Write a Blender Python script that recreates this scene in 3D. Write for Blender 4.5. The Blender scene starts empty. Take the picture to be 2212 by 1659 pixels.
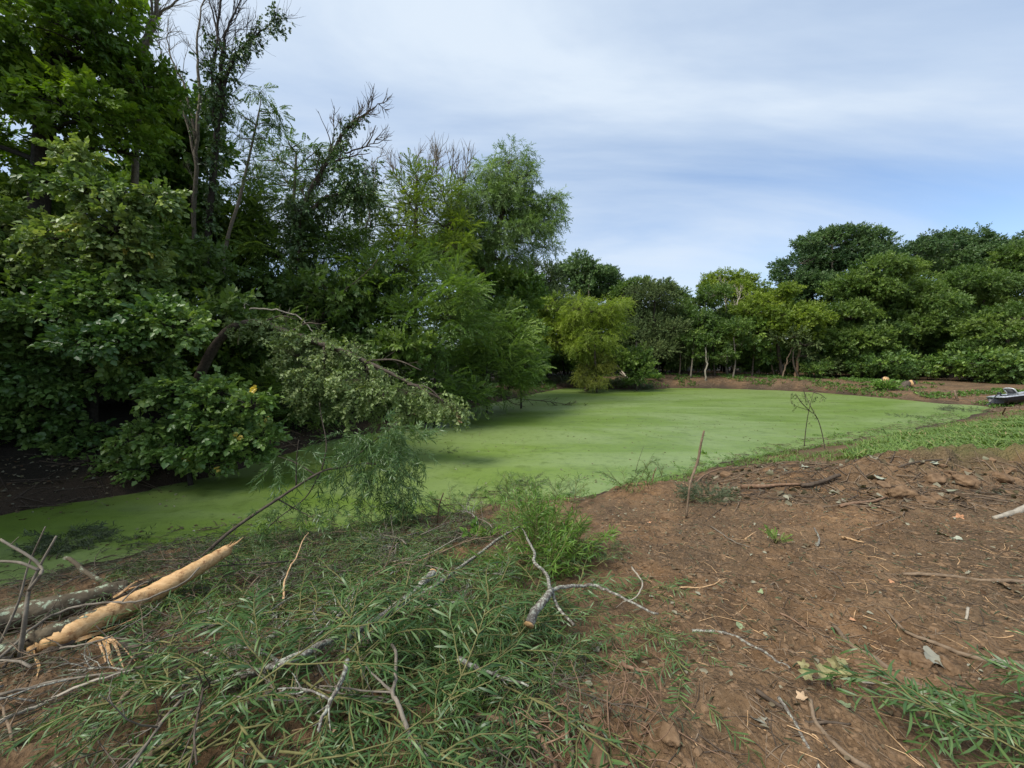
import bpy, math, random
import numpy as np
from math import radians as R
S = bpy.context.scene
COL = S.collection
# ------------------------------------------------------------------ camera
CZ = 1.5                                  # camera height (ground at the feet is about -0.1)
FPX, CU, CV, HV = 860.0, 1106.0, 829.5, 772.0   # focal length, centre and horizon in the 2212 px wide photo frame
PITCH = math.atan((CV - HV) / FPX)
cam = bpy.data.objects.new('camera', bpy.data.cameras.new('camera'))
COL.objects.link(cam)
cam.location = (0, 0, CZ)
cam.rotation_euler = (math.pi / 2 - PITCH, 0, 0)
cam.data.sensor_width = 36
cam.data.lens = 36 * FPX / 2212
cam.data.clip_end = 2000
cam.data.clip_start = 0.05
S.camera = cam
# ------------------------------------------------------------------ sky, sun, exposure
S.view_settings.view_transform = 'Standard'
S.view_settings.look = 'None'
S.view_settings.gamma = 1
S.view_settings.exposure = 0.6
SUN_EL, SUN_AZ = R(54), R(236)            # azimuth clockwise from +Y: over the trees on the left
world = bpy.data.worlds.new('World')
S.world = world
world.use_nodes = True
nt = world.node_tree
nt.nodes.clear()
def N(nt, t, **kw):
    n = nt.nodes.new(t)
    for k, v in kw.items():
        if k.startswith('i_'):
            n.inputs[k[2:].replace('_', ' ')].default_value = v
        else:
            setattr(n, k, v)
    return n
def L(nt, a, b): nt.links.new(a, b)
def MATH(nt, op, a, b=None, clamp=False):
    n = nt.nodes.new('ShaderNodeMath'); n.operation = op; n.use_clamp = clamp
    for i, x in enumerate((a, b)):
        if x is None: continue
        if isinstance(x, (int, float)): n.inputs[i].default_value = x
        else: nt.links.new(x, n.inputs[i])
    return n.outputs[0]
def RAMP(nt, fac, stops, interp='LINEAR'):
    n = nt.nodes.new('ShaderNodeValToRGB'); cr = n.color_ramp; cr.interpolation = interp
    while len(cr.elements) < len(stops): cr.elements.new(0.5)
    for e, (p, c) in zip(cr.elements, stops):
        e.position = p
        e.color = (c, c, c, 1) if isinstance(c, (int, float)) else (*c, 1)
    if fac is not None: nt.links.new(fac, n.inputs[0])
    return n.outputs[0]
def MIX(nt, fac, a, b, mode='MIX'):
    n = nt.nodes.new('ShaderNodeMix'); n.data_type = 'RGBA'; n.blend_type = mode
    for s, x in ((n.inputs[0], fac), (n.inputs[6], a), (n.inputs[7], b)):
        if isinstance(x, (int, float)): s.default_value = x
        elif isinstance(x, tuple): s.default_value = (*x, 1)
        else: nt.links.new(x, s)
    return n.outputs[2]
sky = N(nt, 'ShaderNodeTexSky', sky_type='NISHITA', sun_disc=False, sun_elevation=SUN_EL, sun_rotation=SUN_AZ,
        air_density=1.0, dust_density=1.0, ozone_density=1.0)
tc = N(nt, 'ShaderNodeTexCoord')
sx = N(nt, 'ShaderNodeSeparateXYZ'); L(nt, tc.outputs['Generated'], sx.inputs[0])
zz = MATH(nt, 'ADD', MATH(nt, 'MAXIMUM', sx.outputs[2], 0.0), 0.16)
cx = MATH(nt, 'DIVIDE', sx.outputs[0], zz)
cy = MATH(nt, 'DIVIDE', sx.outputs[1], zz)
cb = N(nt, 'ShaderNodeCombineXYZ'); L(nt, cx, cb.inputs[0]); L(nt, cy, cb.inputs[1])
mp = N(nt, 'ShaderNodeMapping'); L(nt, cb.outputs[0], mp.inputs[0])
mp.inputs['Rotation'].default_value = (0, 0, R(36))
mp.inputs['Scale'].default_value = (0.42, 1.0, 1)
mp.inputs['Location'].default_value = (3.1, 1.3, 0)
n1 = N(nt, 'ShaderNodeTexNoise', i_Scale=0.85, i_Detail=8.0, i_Roughness=0.55, i_Distortion=0.5)
L(nt, mp.outputs[0], n1.inputs['Vector'])
low = RAMP(nt, sx.outputs[2], [(0.0, 0.22), (0.20, 0.26), (0.42, 0.0)])
side = RAMP(nt, sx.outputs[0], [(0.0, 0.35), (0.6, 1.0)])
cl = MATH(nt, 'SUBTRACT', n1.outputs[0], MATH(nt, 'MULTIPLY', low, MATH(nt, 'MULTIPLY', side, 0.95)))
mask = RAMP(nt, cl, [(0.16, 0.0), (0.40, 0.6), (0.60, 1.0)])
skyc = MIX(nt, 1.0, sky.outputs[0], (0.115, 0.12, 0.13), 'MULTIPLY')
cloudc = RAMP(nt, n1.outputs[0], [(0.36, (0.345, 0.445, 0.585)), (0.5, (0.42, 0.505, 0.62)), (0.62, (0.495, 0.565, 0.65))])
final = MIX(nt, mask, skyc, cloudc)
bg = N(nt, 'ShaderNodeBackground'); L(nt, final, bg.inputs[0]); bg.inputs[1].default_value = 1.0
wo = N(nt, 'ShaderNodeOutputWorld'); L(nt, bg.outputs[0], wo.inputs[0])
sl = bpy.data.lights.new('sun', 'SUN'); sl.energy = 3.3; sl.angle = R(26); sl.color = (1, 0.96, 0.88)
sun = bpy.data.objects.new('sun', sl); COL.objects.link(sun)
sun.rotation_euler = (math.pi / 2 - SUN_EL, 0, math.pi - SUN_AZ)
S.cycles.max_bounces = 8
S.cycles.diffuse_bounces = 3
S.cycles.transmission_bounces = 4
S.cycles.use_denoising = True
# ------------------------------------------------------------------ helpers: rays and points
rng = np.random.default_rng(7)
CP, SP = math.cos(PITCH), math.sin(PITCH)
def ray(u, v):
    x = (u - CU) / FPX; up = (CV - v) / FPX
    return np.array([x, CP + up * SP, -SP + up * CP])
def P(u, v, Y):
    r = ray(u, v); return np.array([0, 0, CZ]) + r * (Y / r[1])
WZ = -1.4
def on_water(u, v):
    r = ray(u, v); return np.array([0, 0, CZ]) + r * ((WZ - CZ) / r[2])
# ------------------------------------------------------------------ numpy noise
def _h(ix, iy, s):
    n = (ix.astype(np.int64) * 374761393 + iy.astype(np.int64) * 668265263 + s * 1442695041) & 0xFFFFFFFF
    n = ((n ^ (n >> 13)) * 1274126177) & 0xFFFFFFFF
    return ((n ^ (n >> 16)) & 0xFFFF) / 65535.0
def vnoise(x, y, s=0):
    x = np.asarray(x, float); y = np.asarray(y, float)
    ix = np.floor(x); iy = np.floor(y); fx = x - ix; fy = y - iy
    fx = fx * fx * fx * (fx * (fx * 6 - 15) + 10); fy = fy * fy * fy * (fy * (fy * 6 - 15) + 10)
    a = _h(ix, iy, s); b = _h(ix + 1, iy, s); c = _h(ix, iy + 1, s); d = _h(ix + 1, iy + 1, s)
    return (a + (b - a) * fx) * (1 - fy) + (c + (d - c) * fx) * fy
def fbm(x, y, s=0, o=4, g=0.5):
    t = 0; a = 1; w = 0
    for i in range(o):
        c, d = math.cos(0.6 * i), math.sin(0.6 * i)
        t = t + a * vnoise((x * c - y * d) * 2 ** i, (x * d + y * c) * 2 ** i, s + i); w += a; a *= g
    return t / w
def sstep(a, b, x):
    t = np.clip((x - a) / (b - a), 0, 1); return t * t * (3 - 2 * t)
# ------------------------------------------------------------------ pond outline and terrain height
SHORE = [(-700, 1420, 1.5, 4.5), (-300, 1330, 1.5, 4.5), (0, 1268, 1.5, 4.5), (200, 1215, 1.5, 4.5), (400, 1175, 1.5, 4.5), (560, 1158, 1.5, 4.5), (700, 1146, 1.5, 4.5), (790, 1134, 1.5, 4.3),
         (900, 1118, 1.5, 4.2), (1010, 1100, 1.5, 4.0), (1110, 1088, 1.5, 4.0), (1220, 1082, 1.5, 3.8), (1340, 1058, 1.5, 3.6), (1430, 1034, 1.5, 3.6),
         (1520, 1016, 1.4, 3.8), (1640, 985, 1.3, 4.2), (1740, 966, 1.3, 4.4), (1850, 948, 1.3, 4.6), (1930, 938, 1.3, 4.8), (2010, 918, 1.3, 5), (2080, 903, 1.2, 5), (2125, 888, 1.1, 5), (2140, 880, 1.1, 5),
         (2110, 876, .5, 3), (2030, 872, .5, 2.5), (1920, 861, .62, 2.0), (1800, 850, .85, 1.7), (1680, 843, 1.0, 1.5), (1560, 839, 1.15, 1.4), (1450, 838, 1.2, 1.4), (1390, 842, 1.0, 1.6), (1300, 841, 0.9, 2.0), (1230, 838, 0.9, 2.5),
         (1180, 845, 0.9, 2.5), (1120, 858, 1.0, 2.0), (1030, 878, 1.2, 2.0), (950, 908, 1.3, 2.0), (850, 930, 1.3, 2), (740, 942, 1.3, 2), (600, 985, 1.3, 2),
         (480, 1022, 1.4, 2.2), (300, 1062, 1.4, 2.2), (100, 1094, 1.4, 2.2), (0, 1115, 1.4, 2.2), (-300, 1150, 1.4, 2.2), (-700, 1200, 1.4, 2.2)]
SP2 = np.array([on_water(u, v)[:2] for u, v, _, _ in SHORE])
SH_H = np.array([a[2] for a in SHORE]); SH_W = np.array([a[3] for a in SHORE])
def shore_sd(x, y):
    x = np.asarray(x, float); y = np.asarray(y, float)
    best = np.full(x.shape, 1e9); inside = np.zeros(x.shape, bool)
    n = len(SP2)
    for i in range(n):
        a = SP2[i]; b = SP2[(i + 1) % n]; e = b - a
        t = np.clip(((x - a[0]) * e[0] + (y - a[1]) * e[1]) / (e @ e), 0, 1)
        best = np.minimum(best, (x - a[0] - t * e[0]) ** 2 + (y - a[1] - t * e[1]) ** 2)
        c = ((a[1] > y) != (b[1] > y))
        xi = a[0] + (y - a[1]) / (b[1] - a[1] + 1e-12) * e[0]
        inside ^= c & (x < xi)
    d = np.sqrt(best)
    return np.where(inside, -d, d)
def hmac(x, y):
    x = np.asarray(x, float); y = np.asarray(y, float)
    sd = shore_sd(x, y) + .5 * (fbm(x * 1.1, y * 1.1, 77, 3) - .5) + .16 * (fbm(x * 4, y * 4, 78, 2) - .5)
    w = 0; hh = 0; ww = 0
    for i in range(len(SP2)):
        k = 1 / ((x - SP2[i, 0]) ** 2 + (y - SP2[i, 1]) ** 2 + 0.5) ** 2
        w = w + k; hh = hh + k * SH_H[i]; ww = ww + k * SH_W[i]
    bh = hh / w; bw = ww / w
    z = np.where(sd > 0, WZ + bh * (1 - np.exp(-np.maximum(sd, 0) / bw)), WZ - 0.5 * (1 - np.exp(np.minimum(sd, 0) / 1.2)))
    # heaps of pushed-up soil on the near right, a rise behind the far trees
    for mx, my, sx_, sy_, a in ((6.6, 6.2, 1.9, 0.6, 0.33), (9.5, 6.2, 1.6, 0.7, 0.36), (2.5, 7.1, 0.9, 0.6, 0.16), (-1.3, 1.9, 0.6, 0.35, 0.12), (1.1, 1.8, 0.8, 0.35, 0.08), (5.2, 7.3, 0.8, 0.4, 0.12)):
        e = np.exp(-((x - mx) / sx_) ** 2 - ((y - my) / sy_) ** 2); z = z + a * e * (1 + .9 * (fbm(x * 3.3, y * 3.3, 41, 3, .6) - .5) + .8 * (.5 - np.abs(2 * fbm(x * 2.2, y * 4.0, 43, 2) - 1)))
    return z, sd
def hgt(x, y, fine=True):
    z, sd = hmac(x, y)
    dry = sstep(-0.1, 1.5, sd)
    z = z + dry * 0.16 * (fbm(x * 0.55, y * 0.55, 3, 3) - 0.5) + (0.35 + 0.65 * dry) * 0.10 * (fbm(x * 2.1, y * 2.1, 9, 4) - 0.5)
    if fine:
        near = np.exp(-((y - 3.5) / 6) ** 2) * (0.25 + 0.75 * dry)
        r = 1 - np.abs(2 * fbm(x * 5.5, y * 5.5, 21, 3) - 1)
        z = z + near * (0.050 * (r - 0.6) + 0.055 * (fbm(x * 13, y * 13, 33, 3, 0.62) - 0.5))
    return z
def G(u, v, lift=0.0):
    r = ray(u, v); t = np.geomspace(0.6, 90, 900)
    p = np.array([0, 0, CZ]) + r * t[:, None]
    f = p[:, 2] - hgt(p[:, 0], p[:, 1]) - lift
    i = int(np.argmax(f < 0)) if (f < 0).any() else 899
    if i > 0:
        a, b = f[i - 1], f[i]; k = a / (a - b + 1e-9); return p[i - 1] + (p[i] - p[i - 1]) * k
    return p[0]
# ------------------------------------------------------------------ mesh builder
def nrm(a): return a / (np.linalg.norm(a, axis=-1, keepdims=True) + 1e-9)
class MB:
    def __init__(s): s.v = []; s.q = []; s.t = []; s.a = []; s.n = 0
    def add(s, V, q=None, t=None, tint=0.5):
        V = np.asarray(V, float).reshape(-1, 3)
        if q is not None and len(q): s.q.append(np.asarray(q).reshape(-1, 4) + s.n)
        if t is not None and len(t): s.t.append(np.asarray(t).reshape(-1, 3) + s.n)
        s.v.append(V); s.a.append(np.broadcast_to(np.asarray(tint, float), (len(V),))); s.n += len(V)
    def inst(s, T, pos, M, scale, tint):
        V, q, t = T; n = len(pos)
        W = np.einsum('nij,kj->nki', M, V) * np.asarray(scale, float).reshape(-1, 1, 1) + np.asarray(pos)[:, None, :]
        off = (np.arange(n) * len(V))[:, None, None]
        s.add(W.reshape(-1, 3), (q[None] + off).reshape(-1, 4) if len(q) else None, (t[None] + off).reshape(-1, 3) if len(t) else None, np.repeat(tint, len(V)))
    def mesh(s, name, mat, origin=(0, 0, 0)):
        V = np.concatenate(s.v) - np.asarray(origin) if s.v else np.zeros((0, 3))
        q = np.concatenate(s.q) if s.q else np.zeros((0, 4), int)
        t = np.concatenate(s.t) if s.t else np.zeros((0, 3), int)
        me = bpy.data.meshes.new(name)
        me.vertices.add(len(V)); me.vertices.foreach_set('co', V.astype(np.float32).ravel())
        lo = np.concatenate([q.ravel(), t.ravel()]).astype(np.int32)
        me.loops.add(len(lo)); me.loops.foreach_set('vertex_index', lo)
        st = np.concatenate([np.arange(len(q)) * 4, len(q) * 4 + np.arange(len(t)) * 3]).astype(np.int32)
        me.polygons.add(len(st)); me.polygons.foreach_set('loop_start', st)
        me.update(calc_edges=True)
        at = me.attributes.new('tint', 'FLOAT', 'POINT')
        at.data.foreach_set('value', np.concatenate(s.a).astype(np.float32) if s.a else [])
        if mat: me.materials.append(mat)
        return me
    def obj(s, name, mat, parent=None, origin=(0, 0, 0)):
        o = bpy.data.objects.new(name, s.mesh(name, mat, origin)); COL.objects.link(o)
        if parent: o.parent = parent
        else: o.location = origin
        return o
def tag(o, label=None, cat=None, group=None, kind=None):
    if label: o['label'] = label
    if cat: o['category'] = cat
    if group: o['group'] = group
    if kind: o['kind'] = kind
    return o
def thing(name, label, cat, loc, group=None):
    o = bpy.data.objects.new(name, None); COL.objects.link(o); o.empty_display_size = 0.1
    o.location = tuple(loc); return tag(o, label, cat, group)
def dup(root, loc, rot, sc=1.0, label=None, group=None):
    r = root.copy(); COL.objects.link(r); r.location = tuple(loc); r.rotation_euler = rot; r.scale = (sc, sc, sc)
    if label: r['label'] = label
    if group: r['group'] = group
    for ch in root.children:
        c = ch.copy(); COL.objects.link(c); c.parent = r
        for g in ch.children:
            d = g.copy(); COL.objects.link(d); d.parent = c
    return r
def spline(pts, n=6):
    p = np.asarray(pts, float)
    if len(p) < 3:
        t = np.linspace(0, 1, n + 1)[:, None]; return p[0] + (p[-1] - p[0]) * t
    e = np.vstack([2 * p[0] - p[1], p, 2 * p[-1] - p[-2]]); out = []
    for i in range(len(p) - 1):
        a, b, c, d = e[i:i + 4]; t = np.linspace(0, 1, n, endpoint=False)[:, None]
        out.append(0.5 * ((2 * b) + (c - a) * t + (2 * a - 5 * b + 4 * c - d) * t ** 2 + (3 * b - a - 3 * c + d) * t ** 3))
    return np.vstack(out + [p[-1:]])
def tube(mb, pts, rad, sides=6, rough=0.0, cap=True, tint=0.5, g=None):
    p = np.asarray(pts, float); k = len(p)
    r = np.interp(np.linspace(0, 1, k), np.linspace(0, 1, len(rad)), rad) if np.ndim(rad) else np.full(k, rad)
    d = nrm(np.gradient(p, axis=0)); ref = np.array([0.31, 0.2, 0.93]) if abs(d[:, 2]).mean() < 0.8 else np.array([0.93, 0.3, 0.2])
    a = nrm(np.cross(d, ref)); b = np.cross(d, a)
    th = np.linspace(0, 2 * np.pi, sides, endpoint=False)
    rr = r[:, None] * (1 + (rough * ((g or rng).random((k, sides)) - 0.5) if rough else 0))
    V = p[:, None] + rr[..., None] * (np.cos(th)[None, :, None] * a[:, None] + np.sin(th)[None, :, None] * b[:, None])
    i = np.arange(k - 1)[:, None] * sides; j = np.arange(sides)[None]; j2 = (j + 1) % sides
    q = np.stack([i + j, i + j2, i + sides + j2, i + sides + j], -1).reshape(-1, 4)
    V = V.reshape(-1, 3); t = []
    if cap:
        V = np.vstack([V, p[:1], p[-1:]]); m = k * sides
        t = [(m, (x + 1) % sides, x) for x in range(sides)] + [(m + 1, (k - 1) * sides + x, (k - 1) * sides + (x + 1) % sides) for x in range(sides)]
    mb.add(V, q, t, tint)
# ------------------------------------------------------------------ materials
def new_mat(name):
    m = bpy.data.materials.new(name); m.use_nodes = True; nt = m.node_tree; nt.nodes.clear()
    out = N(nt, 'ShaderNodeOutputMaterial'); b = N(nt, 'ShaderNodeBsdfPrincipled'); L(nt, b.outputs[0], out.inputs[0]); return m, nt, b, out
def leaf_mat(name, dark, mid, light, trans=0.3, rough=0.5, spec=0.35, odd=None):
    m, nt, b, out = new_mat(name)
    at = N(nt, 'ShaderNodeAttribute', attribute_name='tint')
    oi = N(nt, 'ShaderNodeObjectInfo')
    f = MATH(nt, 'ADD', at.outputs['Fac'], MATH(nt, 'MULTIPLY', MATH(nt, 'SUBTRACT', oi.outputs['Random'], 0.5), 0.16))
    st = [(0.0, dark), (0.5, mid), (0.93, light)]
    if odd: st += [(0.985, light), (1.0, odd)]
    c = RAMP(nt, f, st)
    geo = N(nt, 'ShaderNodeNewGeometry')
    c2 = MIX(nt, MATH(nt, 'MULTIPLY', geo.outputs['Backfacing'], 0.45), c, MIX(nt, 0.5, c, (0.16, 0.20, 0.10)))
    L(nt, c2, b.inputs['Base Color']); b.inputs['Roughness'].default_value = rough; b.inputs['Specular IOR Level'].default_value = spec
    tr = N(nt, 'ShaderNodeBsdfTranslucent'); L(nt, MIX(nt, 1.0, c, (1.15, 1.25, 0.55), 'MULTIPLY'), tr.inputs[0])
    mx = N(nt, 'ShaderNodeMixShader'); mx.inputs[0].default_value = trans
    L(nt, b.outputs[0], mx.inputs[1]); L(nt, tr.outputs[0], mx.inputs[2]); L(nt, mx.outputs[0], out.inputs[0])
    return m
def bark_mat(name, c1, c2, lichen=None, amt=0.5, scale=14, stretch=(1, 1, 1), rough=0.85, bump=0.5):
    m, nt, b, out = new_mat(name)
    tc = N(nt, 'ShaderNodeTexCoord'); mp = N(nt, 'ShaderNodeMapping'); L(nt, tc.outputs['Object'], mp.inputs[0]); mp.inputs['Scale'].default_value = stretch
    n = N(nt, 'ShaderNodeTexNoise', i_Scale=float(scale), i_Detail=6.0, i_Roughness=0.65); L(nt, mp.outputs[0], n.inputs['Vector'])
    c = RAMP(nt, n.outputs[0], [(0.3, c1), (0.7, c2)])
    if lichen:
        n2 = N(nt, 'ShaderNodeTexNoise', i_Scale=scale * 1.7, i_Detail=5.0, i_Roughness=0.7); L(nt, tc.outputs['Object'], n2.inputs['Vector'])
        c = MIX(nt, RAMP(nt, n2.outputs[0], [(0.62 - amt * 0.3, 0.0), (0.70 - amt * 0.3, 1.0)]), c, lichen)
    L(nt, c, b.inputs['Base Color']); b.inputs['Roughness'].default_value = rough; b.inputs['Specular IOR Level'].default_value = 0.2
    bp = N(nt, 'ShaderNodeBump'); bp.inputs['Strength'].default_value = bump; bp.inputs['Distance'].default_value = 0.02
    L(nt, n.outputs[0], bp.inputs['Height']); L(nt, bp.outputs[0], b.inputs['Normal']); return m
def plain_mat(name, c, rough=0.5, metal=0.0, var=0.25, scale=8):
    m, nt, b, out = new_mat(name)
    tc = N(nt, 'ShaderNodeTexCoord'); n = N(nt, 'ShaderNodeTexNoise', i_Scale=float(scale), i_Detail=5.0); L(nt, tc.outputs['Object'], n.inputs['Vector'])
    L(nt, RAMP(nt, n.outputs[0], [(0.3, tuple(x * (1 - var) for x in c)), (0.7, tuple(min(1, x * (1 + var)) for x in c))]), b.inputs['Base Color'])
    b.inputs['Roughness'].default_value = rough; b.inputs['Metallic'].default_value = metal; return m
LM = dict(
    maple=leaf_mat('maple_leaf', (0.043, 0.098, 0.010), (0.116, 0.205, 0.017), (0.218, 0.322, 0.023), 0.38),
    dogwood=leaf_mat('dogwood_leaf', (0.057, 0.126, 0.030), (0.139, 0.234, 0.050), (0.264, 0.355, 0.086), 0.26, 0.42, 0.45, (0.935, 0.652, 0.137)),
    vine=leaf_mat('vine_leaf', (0.067, 0.122, 0.030), (0.156, 0.236, 0.059), (0.336, 0.405, 0.118), 0.25, 0.45, 0.4, (0.892, 0.708, 0.167)),
    wilt=leaf_mat('wilting_leaf', (0.089, 0.137, 0.040), (0.189, 0.252, 0.084), (0.304, 0.357, 0.152), 0.25, 0.5, 0.35, (0.315, 0.210, 0.114)),
    dark=leaf_mat('shaded_wood_leaf', (0.045, 0.102, 0.022), (0.107, 0.192, 0.033), (0.211, 0.301, 0.049), 0.28),
    ivy=leaf_mat('ivy_leaf', (0.039, 0.080, 0.023), (0.077, 0.138, 0.036), (0.138, 0.215, 0.056), 0.15, 0.4, 0.5),
    locust=leaf_mat('locust_leaf', (0.054, 0.106, 0.023), (0.117, 0.198, 0.035), (0.204, 0.296, 0.054), 0.33),
    walnut=leaf_mat('walnut_leaf', (0.078, 0.127, 0.014), (0.166, 0.238, 0.024), (0.277, 0.348, 0.036), 0.38),
    willow=leaf_mat('willow_leaf', (0.070, 0.132, 0.032), (0.153, 0.237, 0.065), (0.251, 0.347, 0.119), 0.33),
    gold=leaf_mat('yellow_willow_leaf', (0.13, 0.19, 0.016), (0.24, 0.31, 0.035), (0.34, 0.42, 0.06), 0.42),
    olive=leaf_mat('olive_leaf', (0.111, 0.140, 0.018), (0.212, 0.231, 0.031), (0.313, 0.321, 0.053), 0.3),
    oak=leaf_mat('oak_leaf', (0.032, 0.076, 0.025), (0.073, 0.136, 0.039), (0.130, 0.205, 0.058), 0.25),
    mixed=leaf_mat('broad_leaf', (0.040, 0.087, 0.019), (0.097, 0.166, 0.030), (0.176, 0.252, 0.042), 0.32),
    cedar=leaf_mat('cedar_leaf', (0.034, 0.062, 0.022), (0.074, 0.109, 0.035), (0.129, 0.163, 0.050), 0.1, 0.7, 0.2),
    cut=leaf_mat('cut_willow_leaf', (0.025, 0.066, 0.020), (0.066, 0.131, 0.033), (0.138, 0.214, 0.071), 0.25, 0.42, 0.45),
    fresh=leaf_mat('fresh_willow_leaf', (0.045, 0.112, 0.013), (0.111, 0.211, 0.028), (0.194, 0.310, 0.055), 0.3, 0.42, 0.4),
    dull=leaf_mat('dull_brush_leaf', (0.040, 0.055, 0.026), (0.075, 0.095, 0.048), (0.130, 0.150, 0.085), 0.2, 0.6, 0.25),
    grass=leaf_mat('grass_blade', (0.054, 0.107, 0.018), (0.108, 0.184, 0.034), (0.192, 0.255, 0.069), 0.3, 0.5, 0.3, (0.360, 0.275, 0.138)),
    litter=leaf_mat('litter_leaf', (0.075, 0.045, 0.026), (0.150, 0.120, 0.075), (0.270, 0.260, 0.190), 0.1, 0.8, 0.1),
)
BK = dict(
    brown=bark_mat('brown_bark', (0.040, 0.030, 0.022), (0.125, 0.100, 0.076)),
    dark=bark_mat('dark_bark', (0.018, 0.015, 0.012), (0.060, 0.050, 0.040)),
    grey=bark_mat('grey_bark', (0.105, 0.088, 0.066), (0.24, 0.205, 0.160)),
    pale=bark_mat('pale_bare_bark', (0.22, 0.19, 0.145), (0.42, 0.37, 0.29), rough=0.8),
    lichen=bark_mat('lichen_bark', (0.075, 0.060, 0.048), (0.20, 0.175, 0.15), (0.33, 0.335, 0.27), 0.45, 32),
    mossy=bark_mat('mossy_bark', (0.045, 0.036, 0.022), (0.150, 0.118, 0.078), (0.31, 0.36, 0.25), 0.30, 9, bump=0.9),
    stick=bark_mat('dry_stick', (0.105, 0.072, 0.046), (0.245, 0.180, 0.120), scale=22),
    darkstick=bark_mat('dark_stick', (0.040, 0.030, 0.022), (0.115, 0.085, 0.060), scale=22),
    root=bark_mat('root_skin', (0.120, 0.070, 0.042), (0.260, 0.165, 0.105), scale=30),
    raw=bark_mat('raw_split_wood', (0.42, 0.235, 0.095), (0.64, 0.42, 0.21), (0.27, 0.14, 0.06), 0.22, 9, (1, 5, 5), 0.6, 0.35),
    chip=bark_mat('wood_chip', (0.36, 0.20, 0.09), (0.60, 0.42, 0.24), scale=30),
    green=bark_mat('green_stem', (0.085, 0.085, 0.030), (0.19, 0.175, 0.070), scale=20),
)
# ------------------------------------------------------------------ leaf templates: (verts, quads, tris); +Y is the growing direction, +Z the upper side
E4 = np.zeros((0, 4), int); E3 = np.zeros((0, 3), int)
def ovate(w=0.58, fold=0.12, droop=0.12):
    V = np.array([(0, 0, 0), (-w * .5, .32, fold), (-w * .36, .68, fold * .7 - droop * .4), (0, 1, -droop), (w * .36, .68, fold * .7 - droop * .4), (w * .5, .32, fold)])
    return V, np.array([(0, 3, 2, 1), (0, 5, 4, 3)]), E3
def diamond(w=0.55, fold=0.1):
    return np.array([(0, 0, 0), (w * .5, .45, fold), (0, 1, -.08), (-w * .5, .45, fold)]), np.array([(0, 1, 2, 3)]), E3
def blade(w=0.13, bend=0.25, seg=4):
    V = []; q = []
    for i in range(seg + 1):
        t = i / seg; y = math.sin(t * 1.15) / 1.15 if bend else t; z = -bend * t * t
        ww = w * 0.5 * (math.sin(math.pi * (0.06 + 0.92 * t)) ** 0.75)
        V += [(-ww, y, z + ww * .5), (ww, y, z + ww * .5)]
    for i in range(seg): q.append((2 * i, 2 * i + 1, 2 * i + 3, 2 * i + 2))
    return np.array(V), np.array(q), E3
def merge(parts):
    V = []; q = []; t = []; n = 0
    for a, b, c in parts:
        V.append(a); n0 = n; n += len(a)
        if len(b): q.append(b + n0)
        if len(c): t.append(c + n0)
    return np.vstack(V), np.vstack(q) if q else E4, np.vstack(t) if t else E3
def rot(ax, a):
    c, s = math.cos(a), math.sin(a)
    return np.array({'x': [(1, 0, 0), (0, c, -s), (0, s, c)], 'y': [(c, 0, s), (0, 1, 0), (-s, 0, c)], 'z': [(c, -s, 0), (s, c, 0), (0, 0, 1)]}[ax])
def spray(leaf, n, size, seed, ang=55, curve=0.25, tilt=30, twig=0.006):
    """a twig one unit long with n leaves either side of it"""
    g = np.random.default_rng(seed); parts = []
    for i in range(n):
        t = 0.12 + 0.88 * (i + g.random() * .6) / n; s = -1 if i % 2 else 1
        a = R(ang + g.normal() * 14) * s * (1 - 0.75 * (i == n - 1))
        M = rot('z', -a) @ rot('x', R(g.normal() * tilt - 12)) @ rot('y', R(g.normal() * tilt))
        parts.append((leaf[0] * size * (0.75 + 0.5 * g.random()) @ M.T + np.array([g.normal() * .02, t, -curve * t * t]), leaf[1], leaf[2]))
    if twig:
        y = np.array([0, .5, 1.0]); z = -curve * y * y
        for dx in ((twig, 0), (0, twig)):
            V = np.array([(sg * dx[0], y[k], z[k] + sg * dx[1]) for k in range(3) for sg in (-1, 1)])
            parts.append((V, np.array([(0, 1, 3, 2), (2, 3, 5, 4)]), E3))
    return merge(parts)
def pinnate(pairs, w, seed, curve=0.35, lsize=0.24, leaf=None):
    g = np.random.default_rng(seed); leaf = leaf or diamond(w); parts = []
    for i in range(pairs):
        t = 0.15 + 0.8 * i / (pairs - 1)
        for s in (-1, 1):
            M = rot('z', -s * R(72 - 25 * t)) @ rot('y', R(s * 18 + g.normal() * 10)) @ rot('x', R(-14 + g.normal() * 12))
            parts.append((leaf[0] * lsize * (1 - 0.35 * abs(t - .5)) @ M.T + np.array([0, t, -curve * t * t]), leaf[1], leaf[2]))
    parts.append((leaf[0] * lsize @ rot('x', R(-30)).T + np.array([0, .95, -curve * .9]), leaf[1], leaf[2]))
    return merge(parts)
OV = ovate(); DI = diamond(); WB = blade(0.12, 0.22, 3); WF = blade(0.13, 0.10, 1)
T_BROAD = [spray(OV, 9, 0.42, s) for s in range(4)]
T_ROUND = [spray(ovate(0.8, .1, .2), 8, 0.40, s + 10, curve=.4) for s in range(4)]
T_FAR = [spray(DI, 11, 0.40, s + 20, tilt=40, twig=0.01) for s in range(4)]
T_HANG = [spray(ovate(0.66, .1, .3), 12, 0.22, s + 30, curve=.2, tilt=45) for s in range(4)]
T_PIN = [pinnate(8, .42, s + 40) for s in range(3)]
T_PINS = [merge([(p[0] @ rot('z', R(a)).T * sc + np.array([0, y, -.08 * y]), p[1], p[2]) for p, a, sc, y in
          ((T_PIN[0], 58, .6, .1), (T_PIN[1], -55, .65, .25), (T_PIN[2], 46, .6, .45), (T_PIN[0], -42, .6, .6), (T_PIN[1], 8, .55, .7))]) for _ in range(1)]
T_WIL = [spray(blade(0.16, .25, 2), 16, 0.34, s + 50, ang=38, curve=.55, tilt=25, twig=.005) for s in range(4)]
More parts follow.
